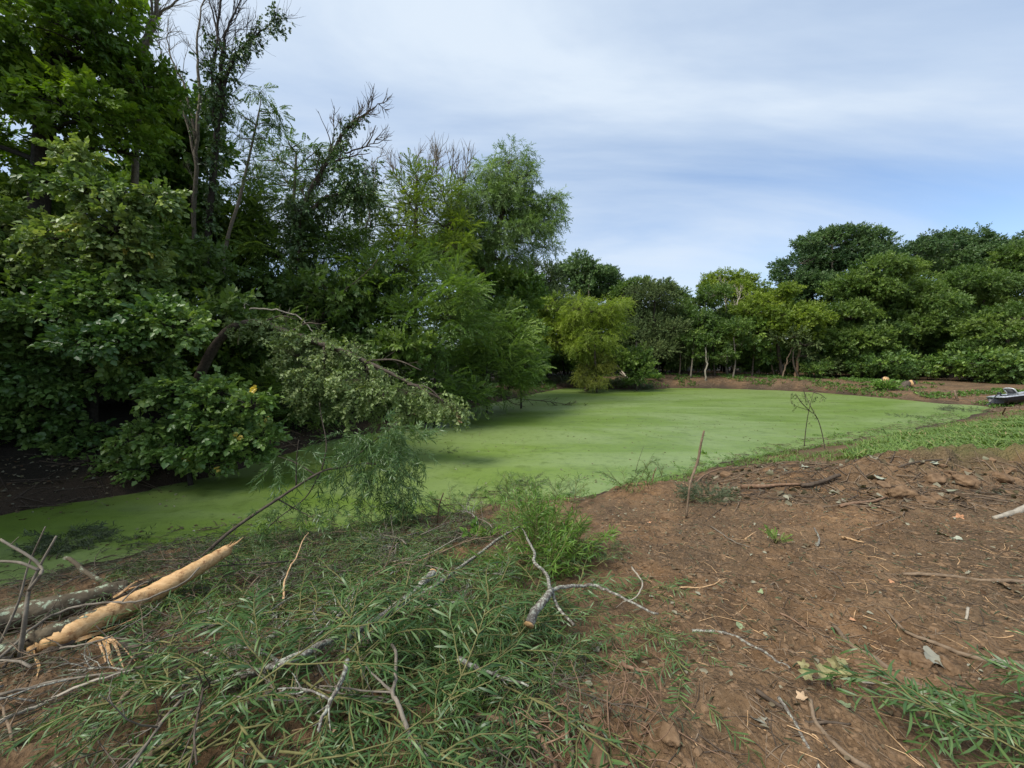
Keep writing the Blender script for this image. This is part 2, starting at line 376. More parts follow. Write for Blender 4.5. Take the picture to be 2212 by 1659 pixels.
T_CED = [spray(diamond(.5, .05), 14, 0.22, s + 60, ang=42, curve=-.05, tilt=35, twig=.02) for s in range(3)]
SPEC = dict(maple=('maple', T_BROAD, .29), dogwood=('dogwood', T_ROUND, .25), vine=('vine', T_ROUND, .26), wilt=('wilt', T_HANG, .36), dark=('dark', T_BROAD, .50), ivy=('ivy', T_ROUND, .24),
            locust=('locust', T_PIN, .34), locustf=('locust', T_PINS, .80), walnut=('walnut', T_PINS, .75), willow=('willow', T_WIL, .55), gold=('gold', T_WIL, .60), olive=('olive', T_WIL, .5),
            oak=('oak', T_FAR, .52), mixed=('mixed', T_FAR, .48), bright=('walnut', T_FAR, .42), cedar=('cedar', T_CED, .65), far=('dark', T_FAR, .62), locustd=('dark', T_PINS, .62), weed=('fresh', T_BROAD, .22))
def frames(d, up, roll, g):
    y = nrm(d); z = nrm(up - (up * y).sum(-1, keepdims=True) * y); x = np.cross(y, z)
    a = g.normal(0, roll, len(d)); c, s = np.cos(a)[:, None], np.sin(a)[:, None]
    x2 = x * c + z * s; z2 = z * c - x * s
    return np.stack([x2, y, z2], -1)
def leaves_at(mb, spec, pos, dirs, g, size=1.0, roll=0.5, tint0=0.5, tvar=0.2):
    _, T, s0 = SPEC[spec]; n = len(pos)
    if n == 0: return
    up = np.tile([0, 0, 1.0], (n, 1)) + g.normal(0, .3, (n, 3))
    M = frames(dirs, up, roll, g); sc = s0 * size * g.uniform(.55, 1.35, n); ti = np.clip(tint0 + g.normal(0, tvar, n), 0, 1)
    k = g.integers(0, len(T), n)
    for i in range(len(T)):
        m = k == i
        if m.any(): mb.inst(T[i], pos[m], M[m], sc[m], ti[m])
def sph(n, g): return nrm(g.normal(size=(n, 3)))
def lobe_fill(mb, wood, spec, c, rad, dens, g, hub=None, flat=.65, droop=.0, size=1.0, tint0=.5, wr=.02):
    """one lobe of a crown: clumps on and inside an ellipsoid, each clump a cloud of leaf sprays, with a branch to every clump"""
    s0 = SPEC[spec][2] * size; rm = (rad[0] * rad[1] * rad[2]) ** (1 / 3)
    K = max(6, int(13 * dens ** .3)); dd = sph(K, g); dd[:, 2] = np.where(dd[:, 2] < -.3, -dd[:, 2] * .6, dd[:, 2])
    cc = c + dd * rad * g.uniform(.55, .98, (K, 1))
    cr = rm * g.uniform(.24, .46, K)
    tot = 1.7 * dens * 4 * math.pi * rm * rm / (s0 * s0)
    ct = np.clip(tint0 + g.normal(0, .09) + g.normal(0, .15, K), 0.06, .92)
    for i in range(K):
        n = max(3, int(tot / K * (cr[i] / (.36 * rm)) ** 2))
        q = sph(n, g); rr = g.uniform(.25, 1, (n, 1)) ** .6
        pos = cc[i] + q * rr * cr[i] * np.array([1.15, 1.15, flat])
        d = nrm(q * 1.0 + nrm(cc[i] - c)[None] * .7 + g.normal(0, .35, (n, 3)) + np.array([0, 0, .15 - droop * 1.6]))
        leaves_at(mb, spec, pos, d, g, size, .5, ct[i], .11)
        if wood is not None:
            a = c if hub is None else hub; b = cc[i]
            mid = (a + b) / 2 + g.normal(0, .08, 3) * np.linalg.norm(b - a)
            tube(wood, spline([a, mid, b], 3), [wr, wr * .35], 4, cap=False)
            for _ in range(2):
                e = b + sph(1, g)[0] * cr[i] * .9; tube(wood, [b, (b + e) / 2 + g.normal(0, .05, 3) * cr[i], e], [wr * .35, wr * .12], 3, cap=False)
def tree(name, label, cat, Y, spec, lobes, trunk=None, bark='brown', dens=1.6, seed=0, group=None, size=1.0, droop=0.0, ry=1.0, tint0=.5, tr=.12, yj=.5, flat=.65, wr=.022):
    """lobes (u, v, ru, rv[, dY]) in photo pixels at depth Y; trunk [(u, v)...] from the base up, its foot put on the terrain"""
    g = np.random.default_rng(seed + 100); k = Y / FPX
    C = []
    for l in lobes:
        yy = Y + (l[4] if len(l) > 4 else g.uniform(-yj, yj) * (l[2] + l[3]) * .5 * k)
        C.append((P(l[0], l[1], yy), np.array([l[2] * k, (l[2] + l[3]) * .5 * k * ry, l[3] * k])))
    if trunk is None:
        um = np.mean([l[0] for l in lobes]); vm = np.mean([l[1] for l in lobes]); trunk = [(um, 0), (um + g.uniform(-8, 8), vm)]
    tp = [P(u, v if v else 800, Y) for u, v in trunk]
    base = tp[0].copy(); base[2] = float(hgt(base[0], base[1], False)) - .1; tp[0] = base
    root = thing(name, label, cat, base, group)
    wood = MB(); tl = spline(tp, 6); tube(wood, tl, [tr * 1.25, tr, tr * .8, tr * .45], 8, .12, g=g)
    fol = MB()
    for c, r in C:
        below = tl[tl[:, 2] < c[2] + .1] if (tl[:, 2] < c[2]).any() else tl[:1]
        a = below[np.argmin(((below - c) ** 2).sum(1))]
        if np.linalg.norm(a - c) > .15:
            mid = (a + c) / 2 + np.array([0, 0, .08 * np.linalg.norm(a - c)]) + g.normal(0, .05, 3) * np.linalg.norm(a - c)
            tube(wood, spline([a, mid, c], 5), [tr * .32, max(tr * .12, wr * .8)], 6, .1, cap=False, g=g)
        lobe_fill(fol, wood, spec, c, r, dens, g, None, flat, droop, size, tint0, wr)
    wood.obj('trunk', BK[bark], root, base); fol.obj('crown', LM[SPEC[spec][0]], root, base)
    return root
def twiggy(mb, path, g, n=8, ln=(.3, .9), r0=.012, lev=2, up=.5, start=.25, ang=.8):
    """bare side twigs along a branch, each forking again"""
    p = np.asarray(path); 
    for i in range(n):
        t = start + (1 - start) * g.random(); k = min(int(t * (len(p) - 1)), len(p) - 2); a = p[k] + (p[k + 1] - p[k]) * (t * (len(p) - 1) - k)
        d = nrm(p[k + 1] - p[k]); d = nrm(d + ang * nrm(np.cross(d, sph(1, g)[0])) + np.array([0, 0, up * .5])); l = g.uniform(*ln) * (1.15 - .6 * t)
        q = [a]; 
        for _ in range(4):
            d = nrm(d + g.normal(0, .16, 3) + np.array([0, 0, up * .18])); q.append(q[-1] + d * l / 4)
        tube(mb, q, [r0, r0 * .35], 4, cap=False)
        if lev > 1: twiggy(mb, q, g, max(2, n // 2), (ln[0] * .45, ln[1] * .5), r0 * .5, lev - 1, up, .3, ang)
# ================================================================== SETTING: ground, pond
def inpoly(x, y, poly):
    c = np.zeros(np.shape(x), bool); n = len(poly)
    for i in range(n):
        a, b = poly[i], poly[(i + 1) % n]
        c ^= ((a[1] > y) != (b[1] > y)) & (x < a[0] + (y - a[1]) / (b[1] - a[1] + 1e-12) * (b[0] - a[0]))
    return c
def axis(lo, hi, f0, f1, fine, gr):
    a = list(np.arange(f0, f1, fine)); s = fine
    while a[-1] < hi: s = min(s * gr, 6); a.append(a[-1] + s)
    s = fine; b = [f0]
    while b[-1] > lo: s = min(s * gr, 6); b.append(b[-1] - s)
    return np.array(b[:0:-1] + a)
gx = axis(-300, 300, -4.2, 6.6, 0.026, 1.055); gy = axis(-40, 420, 0.9, 7.6, 0.026, 1.045)
X, Y_ = np.meshgrid(gx, gy); xf, yf = X.ravel(), Y_.ravel()
zf = hgt(xf, yf); sdf = shore_sd(xf, yf)
far_rise = sstep(50, 200, np.hypot(xf, yf)) * 3; zf = zf + far_rise
GRASS = [tuple(G(u, v)[:2]) for u, v in ((1860, 972), (1960, 942), (2060, 925), (2212, 905))] + [(40, 20), (40, 9.0)] + [tuple(G(u, v)[:2]) for u, v in ((2212, 984), (2060, 976), (1930, 978))]
def gmask(x, y):
    m = 0
    for dx, dy in ((0, 0), (.5, 0), (-.5, 0), (0, .4), (0, -.4)): m = m + inpoly(x + dx, y + dy, GRASS) * .2
    return m * sstep(.30, .5, fbm(x * .9, y * .9, 50, 3) + .2)
grass_m = gmask(xf, yf)
wood_m = np.clip(sstep(3.8, 6.5, sdf) * sstep(-1.0, 1.5, np.maximum(-(xf + 5.5) + 0 * yf, (yf - 26) * .7)), 0, 1)      # dark litter of the forest floor, left bank shade painted in; also beyond the dam
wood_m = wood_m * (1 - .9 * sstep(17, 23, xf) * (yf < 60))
left_m = sstep(0.0, .8, sdf) * sstep(-2.5, -4.5, xf + .25 * (9 - yf)) * sstep(7.0, 8.0, yf) * (yf < 30)  # left bank painted dark for the shade under the overhanging bushes
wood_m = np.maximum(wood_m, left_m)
wet_m = sstep(.9, .05, sdf)
gm = MB(); i = np.arange(len(gy) - 1)[:, None] * len(gx); j = np.arange(len(gx) - 1)[None]
gm.add(np.stack([xf, yf, zf], 1), np.stack([i + j, i + j + 1, i + len(gx) + j + 1, i + len(gx) + j], -1).reshape(-1, 4))
m, nt, b, out = new_mat('bank_soil')
tc = N(nt, 'ShaderNodeTexCoord')
def NOI(sc, det=5.0, ro=.6, dist=0.0):
    n = N(nt, 'ShaderNodeTexNoise', i_Scale=float(sc), i_Detail=det, i_Roughness=ro, i_Distortion=dist); L(nt, tc.outputs['Object'], n.inputs['Vector']); return n.outputs[0]
def ATT(nm): return N(nt, 'ShaderNodeAttribute', attribute_name=nm).outputs['Fac']
big = NOI(.55, 4); mid_ = NOI(3.5, 6, .65); fin = NOI(26, 6, .7); peb = N(nt, 'ShaderNodeTexVoronoi', i_Scale=38.0); L(nt, tc.outputs['Object'], peb.inputs['Vector'])
c = RAMP(nt, mid_, [(.28, (.082, .046, .023)), (.5, (.185, .108, .054)), (.72, (.285, .180, .100))])
c = MIX(nt, RAMP(nt, big, [(.38, 0.0), (.62, .75)]), c, RAMP(nt, fin, [(.3, (.080, .054, .031)), (.7, (.190, .135, .083))]))
c = MIX(nt, RAMP(nt, fin, [(.56, 0.0), (.75, .55)]), c, (.30, .21, .14))
c = MIX(nt, RAMP(nt, NOI(60, 3, .6), [(.30, .65), (.44, 0.0)]), c, (.055, .036, .024))
c = MIX(nt, RAMP(nt, NOI(.8, 5, .6, .6), [(.47, 0.0), (.60, .62)]), c, RAMP(nt, fin, [(.3, (.045, .031, .019)), (.7, (.125, .086, .052))]))
c = MIX(nt, ATT('wet'), c, (.050, .036, .025))
c = MIX(nt, MATH(nt, 'MULTIPLY', ATT('grass'), .75), c, RAMP(nt, fin, [(.35, (.075, .090, .026)), (.7, (.17, .15, .065))]))
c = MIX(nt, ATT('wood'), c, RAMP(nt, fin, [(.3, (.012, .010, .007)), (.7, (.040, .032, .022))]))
L(nt, c, b.inputs['Base Color']); b.inputs['Roughness'].default_value = .92; b.inputs['Specular IOR Level'].default_value = .15
bp = N(nt, 'ShaderNodeBump'); bp.inputs['Strength'].default_value = 1.0; bp.inputs['Distance'].default_value = .03
L(nt, MATH(nt, 'ADD', MATH(nt, 'ADD', fin, MATH(nt, 'MULTIPLY', mid_, 1.5)), MATH(nt, 'MULTIPLY', peb.outputs['Distance'], .6)), bp.inputs['Height']); L(nt, bp.outputs[0], b.inputs['Normal'])
ground = gm.obj('ground', m); tag(ground, kind='structure')
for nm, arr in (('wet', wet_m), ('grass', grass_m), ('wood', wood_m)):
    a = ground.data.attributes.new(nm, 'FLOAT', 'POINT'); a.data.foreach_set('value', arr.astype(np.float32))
# pond: a sheet at water level running a little way under the banks, covered in duckweed
px = np.arange(-30, 36, .5); py = np.arange(-2, 46, .5); PX, PY = np.meshgrid(px, py)
keep = shore_sd(PX, PY) < 1.2
kf = keep[:-1, :-1] & keep[1:, :-1] & keep[:-1, 1:] & keep[1:, 1:]
I, J = np.nonzero(kf); W = len(px); q = np.stack([I * W + J, I * W + J + 1, (I + 1) * W + J + 1, (I + 1) * W + J], 1)
used, inv = np.unique(q, return_inverse=True)
pm = MB(); pm.add(np.stack([PX.ravel(), PY.ravel(), np.full(PX.size, WZ)], 1)[used], inv.reshape(-1, 4))
m, nt, b, out = new_mat('duckweed')
tc = N(nt, 'ShaderNodeTexCoord'); mp = N(nt, 'ShaderNodeMapping'); L(nt, tc.outputs['Object'], mp.inputs[0]); mp.inputs['Rotation'].default_value = (0, 0, R(12)); mp.inputs['Scale'].default_value = (.35, 1.0, 1)
def NOM(sc, det=5.0, ro=.6, dist=0.0):
    n = N(nt, 'ShaderNodeTexNoise', i_Scale=float(sc), i_Detail=det, i_Roughness=ro, i_Distortion=dist); L(nt, mp.outputs[0], n.inputs['Vector']); return n.outputs[0]
def NOI2(sc, det=5.0, ro=.6):
    n = N(nt, 'ShaderNodeTexNoise', i_Scale=float(sc), i_Detail=det, i_Roughness=ro); L(nt, tc.outputs['Object'], n.inputs['Vector']); return n.outputs[0]
st = NOM(.55, 6, .6, 1.2); fn = NOI2(45, 4, .75); sm = NOM(3.2, 6, .65, .8)
c = RAMP(nt, st, [(.3, (.122, .192, .020)), (.5, (.148, .220, .034)), (.7, (.172, .244, .050))])
c = MIX(nt, RAMP(nt, fn, [(.34, .6), (.56, 0.0)]), c, (.065, .125, .010))
c = MIX(nt, RAMP(nt, sm, [(.54, 0.0), (.66, .7)]), c, (.085, .130, .030))
c = MIX(nt, RAMP(nt, NOM(1.3, 7, .7, 1.5), [(.62, 0.0), (.74, .6)]), c, (.055, .085, .022))
c = MIX(nt, RAMP(nt, NOM(.22, 4, .6, 1.5), [(.42, 0.0), (.58, .7)]), c, (.200, .262, .092))
c = MIX(nt, RAMP(nt, NOI2(9, 5, .75), [(.57, 0.0), (.66, .65)]), c, (.060, .095, .022))
c = MIX(nt, RAMP(nt, NOI2(2.6, 6, .72), [(.54, 0.0), (.63, .65)]), c, (.090, .135, .022))
c = MIX(nt, RAMP(nt, NOI2(21, 3, .6), [(.68, 0.0), (.72, .7)]), c, (.260, .320, .090))
L(nt, c, b.inputs['Base Color']); L(nt, RAMP(nt, st, [(.3, .34), (.7, .42)]), b.inputs['Roughness']); b.inputs['IOR'].default_value = 1.62; b.inputs['Specular IOR Level'].default_value = .5
bp = N(nt, 'ShaderNodeBump'); bp.inputs['Strength'].default_value = .5; bp.inputs['Distance'].default_value = .006
L(nt, fn, bp.inputs['Height']); L(nt, bp.outputs[0], b.inputs['Normal'])
tag(pm.obj('pond_water', m), kind='structure')
# ================================================================== TREES, LEFT BANK
tree('maple_tree', 'tall leafy maple filling the upper left corner above the vine covered bushes', 'tree', 12, 'maple',
     [(50, 60, 130, 100), (180, 100, 100, 100), (265, 200, 85, 80), (60, 220, 120, 100), (180, 260, 110, 80), (300, 165, 50, 45), (80, 350, 110, 55), (-90, 150, 140, 160), (-60, 330, 110, 80), (40, -90, 170, 100), (200, -50, 100, 80), (310, 190, 45, 22), (230, 40, 70, 70), (-220, 60, 150, 200), (300, 240, 50, 45), (265, 330, 60, 45), (140, 400, 60, 40)],
     [(60, 0), (70, 700), (90, 350), (110, 100), (120, -80)], 'dark', 1.05, 1, tr=.26, yj=.9)
tree('mulberry_tree', 'dark leafy tree with rounded top between the big maple and the ivy clad dead tree', 'tree', 17, 'dark',
     [(395, 255, 55, 42), (345, 320, 60, 55), (425, 330, 45, 55), (330, 410, 70, 60), (400, 440, 65, 65), (300, 500, 70, 60), (420, 520, 55, 70), (350, 560, 70, 60), (395, 330, 40, 50)],
     [(370, 0), (372, 500), (385, 260)], 'dark', 2.2, 2, tr=.18)
tree('vine_draped_tree', 'small tree draped in climbing vines with a few yellow leaves at far left', 'tree', 9.6, 'vine',
     [(160, 345, 45, 25), (175, 420, 60, 45), (235, 440, 55, 45), (320, 425, 50, 22), (345, 440, 35, 26), (250, 500, 50, 55), (150, 530, 75, 55), (290, 550, 45, 55), (70, 590, 80, 55), (215, 580, 55, 45), (300, 610, 40, 45), (-20, 500, 90, 70)],
     [(190, 0), (200, 800), (190, 560), (165, 350)], 'dark', 1.7, 3, tr=.09, droop=.35, yj=.7)
tree('dogwood_bush', 'broad round leaved bush overhanging the shaded bank at far left', 'bush', 9.2, 'dogwood',
     [(240, 650, 105, 50), (330, 690, 75, 55), (130, 690, 105, 60), (225, 750, 120, 55), (70, 820, 95, 65), (180, 835, 110, 50), (295, 785, 75, 45), (60, 905, 90, 45), (150, 940, 70, 28), (-70, 830, 120, 120), (385, 715, 45, 45), (20, 745, 85, 60), (25, 960, 60, 30), (60, 985, 75, 30), (150, 985, 60, 26), (-40, 1010, 60, 40), (30, 1030, 60, 22), (120, 1020, 70, 24), (210, 1000, 60, 24)],
     [(140, 0), (150, 900), (190, 700)], 'dark', 1.9, 4, tr=.07, yj=.6, flat=.5)
tree('overhanging_bush', 'low leafy bush hanging out over the dark water edge below the arching fallen tree', 'bush', 8.9, 'dogwood',
     [(405, 850, 75, 32), (480, 850, 65, 32), (540, 880, 36, 34), (430, 905, 75, 36), (335, 945, 65, 42), (430, 970, 85, 36), (280, 985, 45, 24), (355, 1005, 75, 24), (495, 930, 45, 45), (455, 1000, 45, 25), (560, 950, 45, 30), (530, 985, 40, 22), (250, 1020, 50, 20)],
     [(400, 0), (405, 960), (425, 880)], 'dark', 1.8, 5, tr=.05, yj=.5, flat=.5)
# understorey between the trunks: each bush a thing
US = [('leafy_bush', 'leafy bush in shade right behind the broad dogwood bush', 13, 'mixed', [(440, 620, 70, 70), (475, 700, 70, 55), (420, 755, 65, 55), (500, 770, 60, 55), (380, 650, 50, 70), (455, 830, 70, 50)], 1.9),
      ('leafy_bush', 'shaded bush under the white arching branch', 13.5, 'locustd', [(560, 780, 60, 50), (600, 850, 60, 45), (540, 860, 50, 40), (640, 910, 60, 30), (590, 730, 60, 40), (570, 920, 60, 30)], 1.7),
      ('young_tree', 'tall thicket tree standing left of the ivy covered trunk', 19, 'mixed', [(540, 560, 60, 55), (520, 500, 45, 45), (560, 640, 70, 55), (500, 600, 60, 70), (470, 520, 50, 60), (600, 690, 70, 50)], 1.7),
      ('locust_sapling', 'feathery light green locust sapling between the two dead trunks', 18, 'locustf', [(575, 510, 45, 40), (545, 545, 40, 40), (600, 560, 45, 40), (530, 470, 30, 30), (620, 620, 50, 45)], 1.1),
      ('locust_sapling', 'light green locust thicket just right of the ivy covered trunk', 17.5, 'locustf', [(700, 560, 55, 45), (740, 600, 60, 45), (690, 620, 50, 40), (780, 580, 50, 45), (740, 530, 40, 35)], 1.5),
      ('leafy_bush', 'mid green bush below the leaning bare pole in the wood', 16, 'mixed', [(670, 690, 75, 55), (740, 690, 70, 60), (800, 720, 70, 50), (690, 640, 70, 50), (860, 760, 70, 50), (800, 640, 60, 60)], 1.9),
      ('locust_sapling', 'yellow green locust with ferny leaves under the walnut', 18, 'locustf', [(850, 590, 55, 45), (900, 620, 55, 45), (820, 640, 50, 40), (940, 590, 50, 40), (880, 660, 60, 45), (970, 640, 50, 45)], 1.7),
      ('locust_sapling', 'locust bush with bright tips in the middle of the left bank', 16.5, 'locustf', [(890, 700, 55, 40), (950, 690, 55, 45), (990, 650, 45, 40), (850, 690, 45, 35), (930, 750, 60, 45), (1000, 720, 50, 40)], 1.6),
      ('locust_bush', 'grey green locust bush spreading low over the pond edge beside the willow', 20, 'locustf', [(1020, 760, 65, 40), (1080, 770, 60, 40), (1120, 800, 40, 40), (1050, 810, 70, 35), (960, 790, 60, 40), (1100, 840, 45, 22), (1000, 840, 60, 30), (1080, 720, 50, 40)], 2.0),
      ('locust_bush', 'low feathery bush dipping to the duckweed behind the draped fallen tree', 17, 'locustf', [(880, 810, 60, 40), (940, 840, 60, 35), (1010, 860, 45, 18), (860, 870, 60, 35), (900, 760, 60, 40), (800, 890, 60, 30), (960, 880, 45, 16)], 1.8),
      ('leafy_bush', 'brownish green bush at the tip of the left bank above the dead branch', 22.5, 'mixed', [(1120, 720, 40, 45), (1140, 770, 35, 40), (1130, 820, 35, 28), (1090, 690, 40, 40), (1150, 800, 18, 30)], 1.9),
      ('young_tree', 'dark tree behind the willow trunk', 27, 'dark', [(1060, 620, 60, 55), (1010, 600, 55, 50), (1100, 660, 55, 50), (960, 560, 50, 50), (1040, 690, 70, 50), (1130, 640, 40, 50)], 1.8)]
for k, (nm, lb, Y, sp, lobes, dn) in enumerate(US):
    tree(nm, lb, 'bush' if 'bush' in nm else 'tree', Y, sp, lobes, None, 'dark', dn, 20 + k, 'bushes and young trees of the left bank', tr=.05, yj=.8, wr=.014, flat=.45)
tree('mimosa_tree', 'feathery tree with drooping sprays against the sky right of the ivy clad dead tree', 'tree', 16, 'locust',
     [(560, 205, 34, 14), (590, 245, 20, 14), (540, 260, 30, 26), (575, 300, 30, 16), (520, 300, 30, 26), (600, 275, 14, 10), (530, 350, 40, 24), (500, 240, 20, 24), (560, 385, 34, 22), (500, 400, 30, 26)],
     [(470, 0), (485, 560), (520, 420), (560, 240)], 'grey', .55, 41, tr=.07, droop=.4, wr=.010, size=1.15)
tree('locust_tree', 'flat topped feathery tree behind the ivy covered leaning trunk', 'tree', 18.5, 'locust',
     [(630, 320, 50, 22), (680, 330, 45, 24), (600, 345, 45, 26), (720, 365, 40, 28), (620, 395, 60, 34), (690, 400, 55, 36), (580, 430, 45, 34), (650, 450, 60, 36), (730, 440, 40, 40), (600, 490, 60, 34), (700, 490, 60, 36), (560, 400, 30, 30)],
     [(625, 0), (630, 560), (640, 330)], 'grey', 1.2, 42, tr=.10, droop=.3, size=1.2)
tree('walnut_tree', 'yellow green walnut with thin bare twigs above its leafy top', 'tree', 21, 'walnut',
     [(900, 395, 30, 26), (880, 440, 50, 32), (945, 430, 45, 28), (910, 480, 60, 34), (960, 490, 50, 34), (860, 500, 40, 30), (900, 540, 65, 36), (970, 545, 50, 36), (840, 545, 40, 34), (800, 490, 28, 40), (790, 440, 20, 30), (780, 530, 40, 34)],
     [(895, 0), (898, 560), (900, 380)], 'brown', 1.3, 43, tr=.12, size=.9)
tree('willow_tree', 'tall soft green willow leaning right, tallest tree of the left bank near the water', 'tree', 24, 'willow',
     [(1105, 350, 35, 32), (1090, 390, 55, 45), (1120, 420, 42, 42), (1040, 420, 47, 42), (1070, 455, 75, 50), (1010, 470, 45, 37), (1130, 470, 50, 42), (1180, 455, 37, 32), (1160, 495, 56, 35), (1100, 510, 68, 40), (1030, 520, 68, 45), (1175, 535, 30, 22), (1000, 560, 56, 40), (1080, 560, 62, 35), (1195, 430, 20, 17), (1140, 380, 17, 32), (985, 510, 32, 37)],
     [(1015, 0), (1030, 640), (1060, 540), (1085, 460), (1100, 350)], 'brown', 3.3, 44, tr=.20, droop=.35, wr=.02)
def bare(name, label, Y, paths, bark, seed, tw=(10, (.5, 1.3), .014, 2), vines=None, base=True, cat='tree'):
    """a dead tree: limbs traced as (points, r0, r1), bare twigs grown from them, ivy leaves round some"""
    g = np.random.default_rng(seed); mb = MB(); vm = MB(); b0 = P(paths[0][0][0][0], paths[0][0][0][1], Y)
    for k, (pts, r0, r1, n) in enumerate(paths):
        p = np.array([P(q[0], q[1] if k or q[1] else 800, Y + (q[2] if len(q) > 2 else 0)) for q in pts])
        if k == 0 and base: p[0, 2] = float(hgt(p[0, 0], p[0, 1], False)) - .1; b0 = p[0].copy()
        s = spline(p, 6); s[1:-1] += g.normal(0, .012, s[1:-1].shape) * (Y / 10); tube(mb, s, [r0, r1], 7, .15, g=g)
        if n: twiggy(mb, s, g, n, tw[1], tw[2], tw[3])
    root = thing(name, label, cat, b0); mb.obj('trunk', BK[bark], root, b0)
    for (pts, wd, cnt, sz) in vines or []:
        s = spline([P(u, v, Y) for u, v in pts], 10); k = g.integers(0, len(s), cnt)
        pos = s[k] + g.normal(0, 1, (cnt, 3)) * np.array([wd, wd, wd * .7]); d = nrm(pos - s[k] + np.array([0, 0, -.25]) * 1 + g.normal(0, .2, (cnt, 3)))
        leaves_at(vm, 'ivy', pos, d, g, sz, .6, .5, .2)
    if vines: vm.obj('ivy', LM['ivy'], root, b0)
    return root
bare('dead_ivy_tree', 'tall dead tree with ivy up its forked trunk and bare twigs against the sky', 15,
     [([(435, 0), (440, 640), (458, 420), (470, 250), (480, 120), (470, 60), (490, -60)], .15, .02, 18), ([(458, 400), (475, 250), (500, 140), (545, 85), (600, 40)], .10, .015, 22),
      ([(468, 270), (458, 160), (470, 80), (440, -40)], .07, .015, 18), ([(480, 130), (492, 60), (530, -20)], .06, .012, 18)], 'dark', 51, (12, (.6, 1.9), .013, 2),
     [([(440, 640), (458, 420), (470, 250)], .13, 360, .9), ([(460, 260), (462, 180), (470, 105)], .24, 190, 1.0), ([(475, 250), (500, 140), (545, 85), (600, 38)], .13, 230, .85), ([(600, 38), (592, 34)], .15, 30, .8)])
bare('dead_slender_tree', 'slender grey dead tree with three thin upright forks left of the ivy clad one', 15.6,
     [([(415, 0), (418, 560), (425, 330), (430, 180), (425, 90), (445, -20)], .10, .018, 16), ([(424, 360), (395, 230), (350, 130), (345, 90)], .05, .012, 10), ([(426, 300), (400, 190), (368, 120), (360, 60)], .05, .012, 9)], 'grey', 52, (12, (.5, 1.6), .013, 2),
     [([(418, 300), (395, 190), (370, 130)], .10, 70, .7)])
bare('dead_high_branch_tree', 'bare dead tree showing crooked limbs at the top edge beside the maple', 13.5,
     [([(285, 0), (290, 500), (300, 150), (330, 60), (345, -20)], .12, .05, 8), ([(305, 125), (325, 85), (330, 30), (318, -40)], .05, .03, 7), ([(300, 160), (318, 60), (360, 20), (420, -30)], .05, .02, 8)], 'grey', 53, (12, (.5, 1.6), .013, 2))
bare('leaning_ivy_tree', 'broken dead tree thick with ivy, its long bare limb leaning up to the right', 17,
     [([(640, 0), (645, 640), (650, 520), (655, 450), (700, 360), (745, 285), (775, 255), (800, 240), (824, 222)], .16, .010, 26), ([(658, 470), (700, 430), (750, 415), (790, 395)], .09, .03, 4),
      ([(735, 300), (742, 330), (790, 318), (815, 300)], .05, .012, 8), ([(700, 360), (735, 345), (800, 330)], .05, .012, 6), ([(690, 380), (720, 300), (722, 260)], .035, .012, 6)], 'brown', 54, (10, (.5, 1.5), .022, 2),
     [([(645, 640), (650, 520), (655, 440)], .27, 800, 1.0), ([(655, 440), (700, 360), (745, 285)], .12, 190, .8), ([(660, 470), (720, 430), (760, 410)], .26, 240, 1.0), ([(755, 355), (768, 400), (775, 440)], .38, 420, 1.0), ([(745, 285), (775, 255)], .14, 90, .7)])
bare('dead_twig_tree', 'slim dead treetop with ivy wisp left of the walnut', 20,
     [([(785, 0), (790, 560), (800, 440), (812, 370), (815, 340)], .06, .012, 14), ([(800, 450), (785, 400), (790, 360)], .03, .01, 8)], 'grey', 55, (12, (.5, 1.5), .020, 2), [([(806, 410), (814, 352)], .12, 50, .6)])
bare('dead_forked_tree', 'dead tree with a fan of pale bare twigs between the walnut and the willow', 22.5,
     [([(968, 0), (970, 600), (972, 480), (975, 400), (978, 335)], .09, .014, 18), ([(972, 470), (950, 400), (940, 350)], .05, .012, 12), ([(972, 470), (1000, 400), (1010, 350)], .05, .012, 12)], 'grey', 56, (12, (.8, 2.2), .024, 2), [([(974, 440), (976, 380)], .14, 60, .6)])
bare('dead_fan_tree', 'dead treetop with a spread of upright bare twigs above the walnut leaves', 21.6,
     [([(890, 0), (893, 560), (898, 430), (900, 340)], .08, .012, 20), ([(896, 440), (860, 390), (845, 355)], .04, .01, 12), ([(898, 430), (930, 380), (945, 345)], .04, .01, 12)], 'grey', 57, (12, (.8, 2.2), .022, 2))
bare('bare_sapling', 'thin curved bare sapling arching through the middle of the wood', 15,
     [([(660, 0), (665, 760), (690, 690), (730, 640), (790, 590), (815, 560)], .035, .012, 5), ([(730, 640), (700, 620), (690, 600)], .02, .01, 3)], 'brown', 58, (4, (.3, .8), .010, 1))
bare('white_arching_branch', 'white lichen covered bare branch arching out of the shaded bank', 12, [([(515, 700), (525, 672), (570, 668), (625, 675), (660, 698), (682, 725)], .030, .016, 4), ([(515, 745), (518, 700), (528, 668), (530, 655)], .022, .012, 2)], 'pale', 59, (2, (.1, .3), .008, 1), base=False, cat='branch')
for k, (a, lb) in enumerate((([(515, 690), (513, 740)], 'x'),)): pass
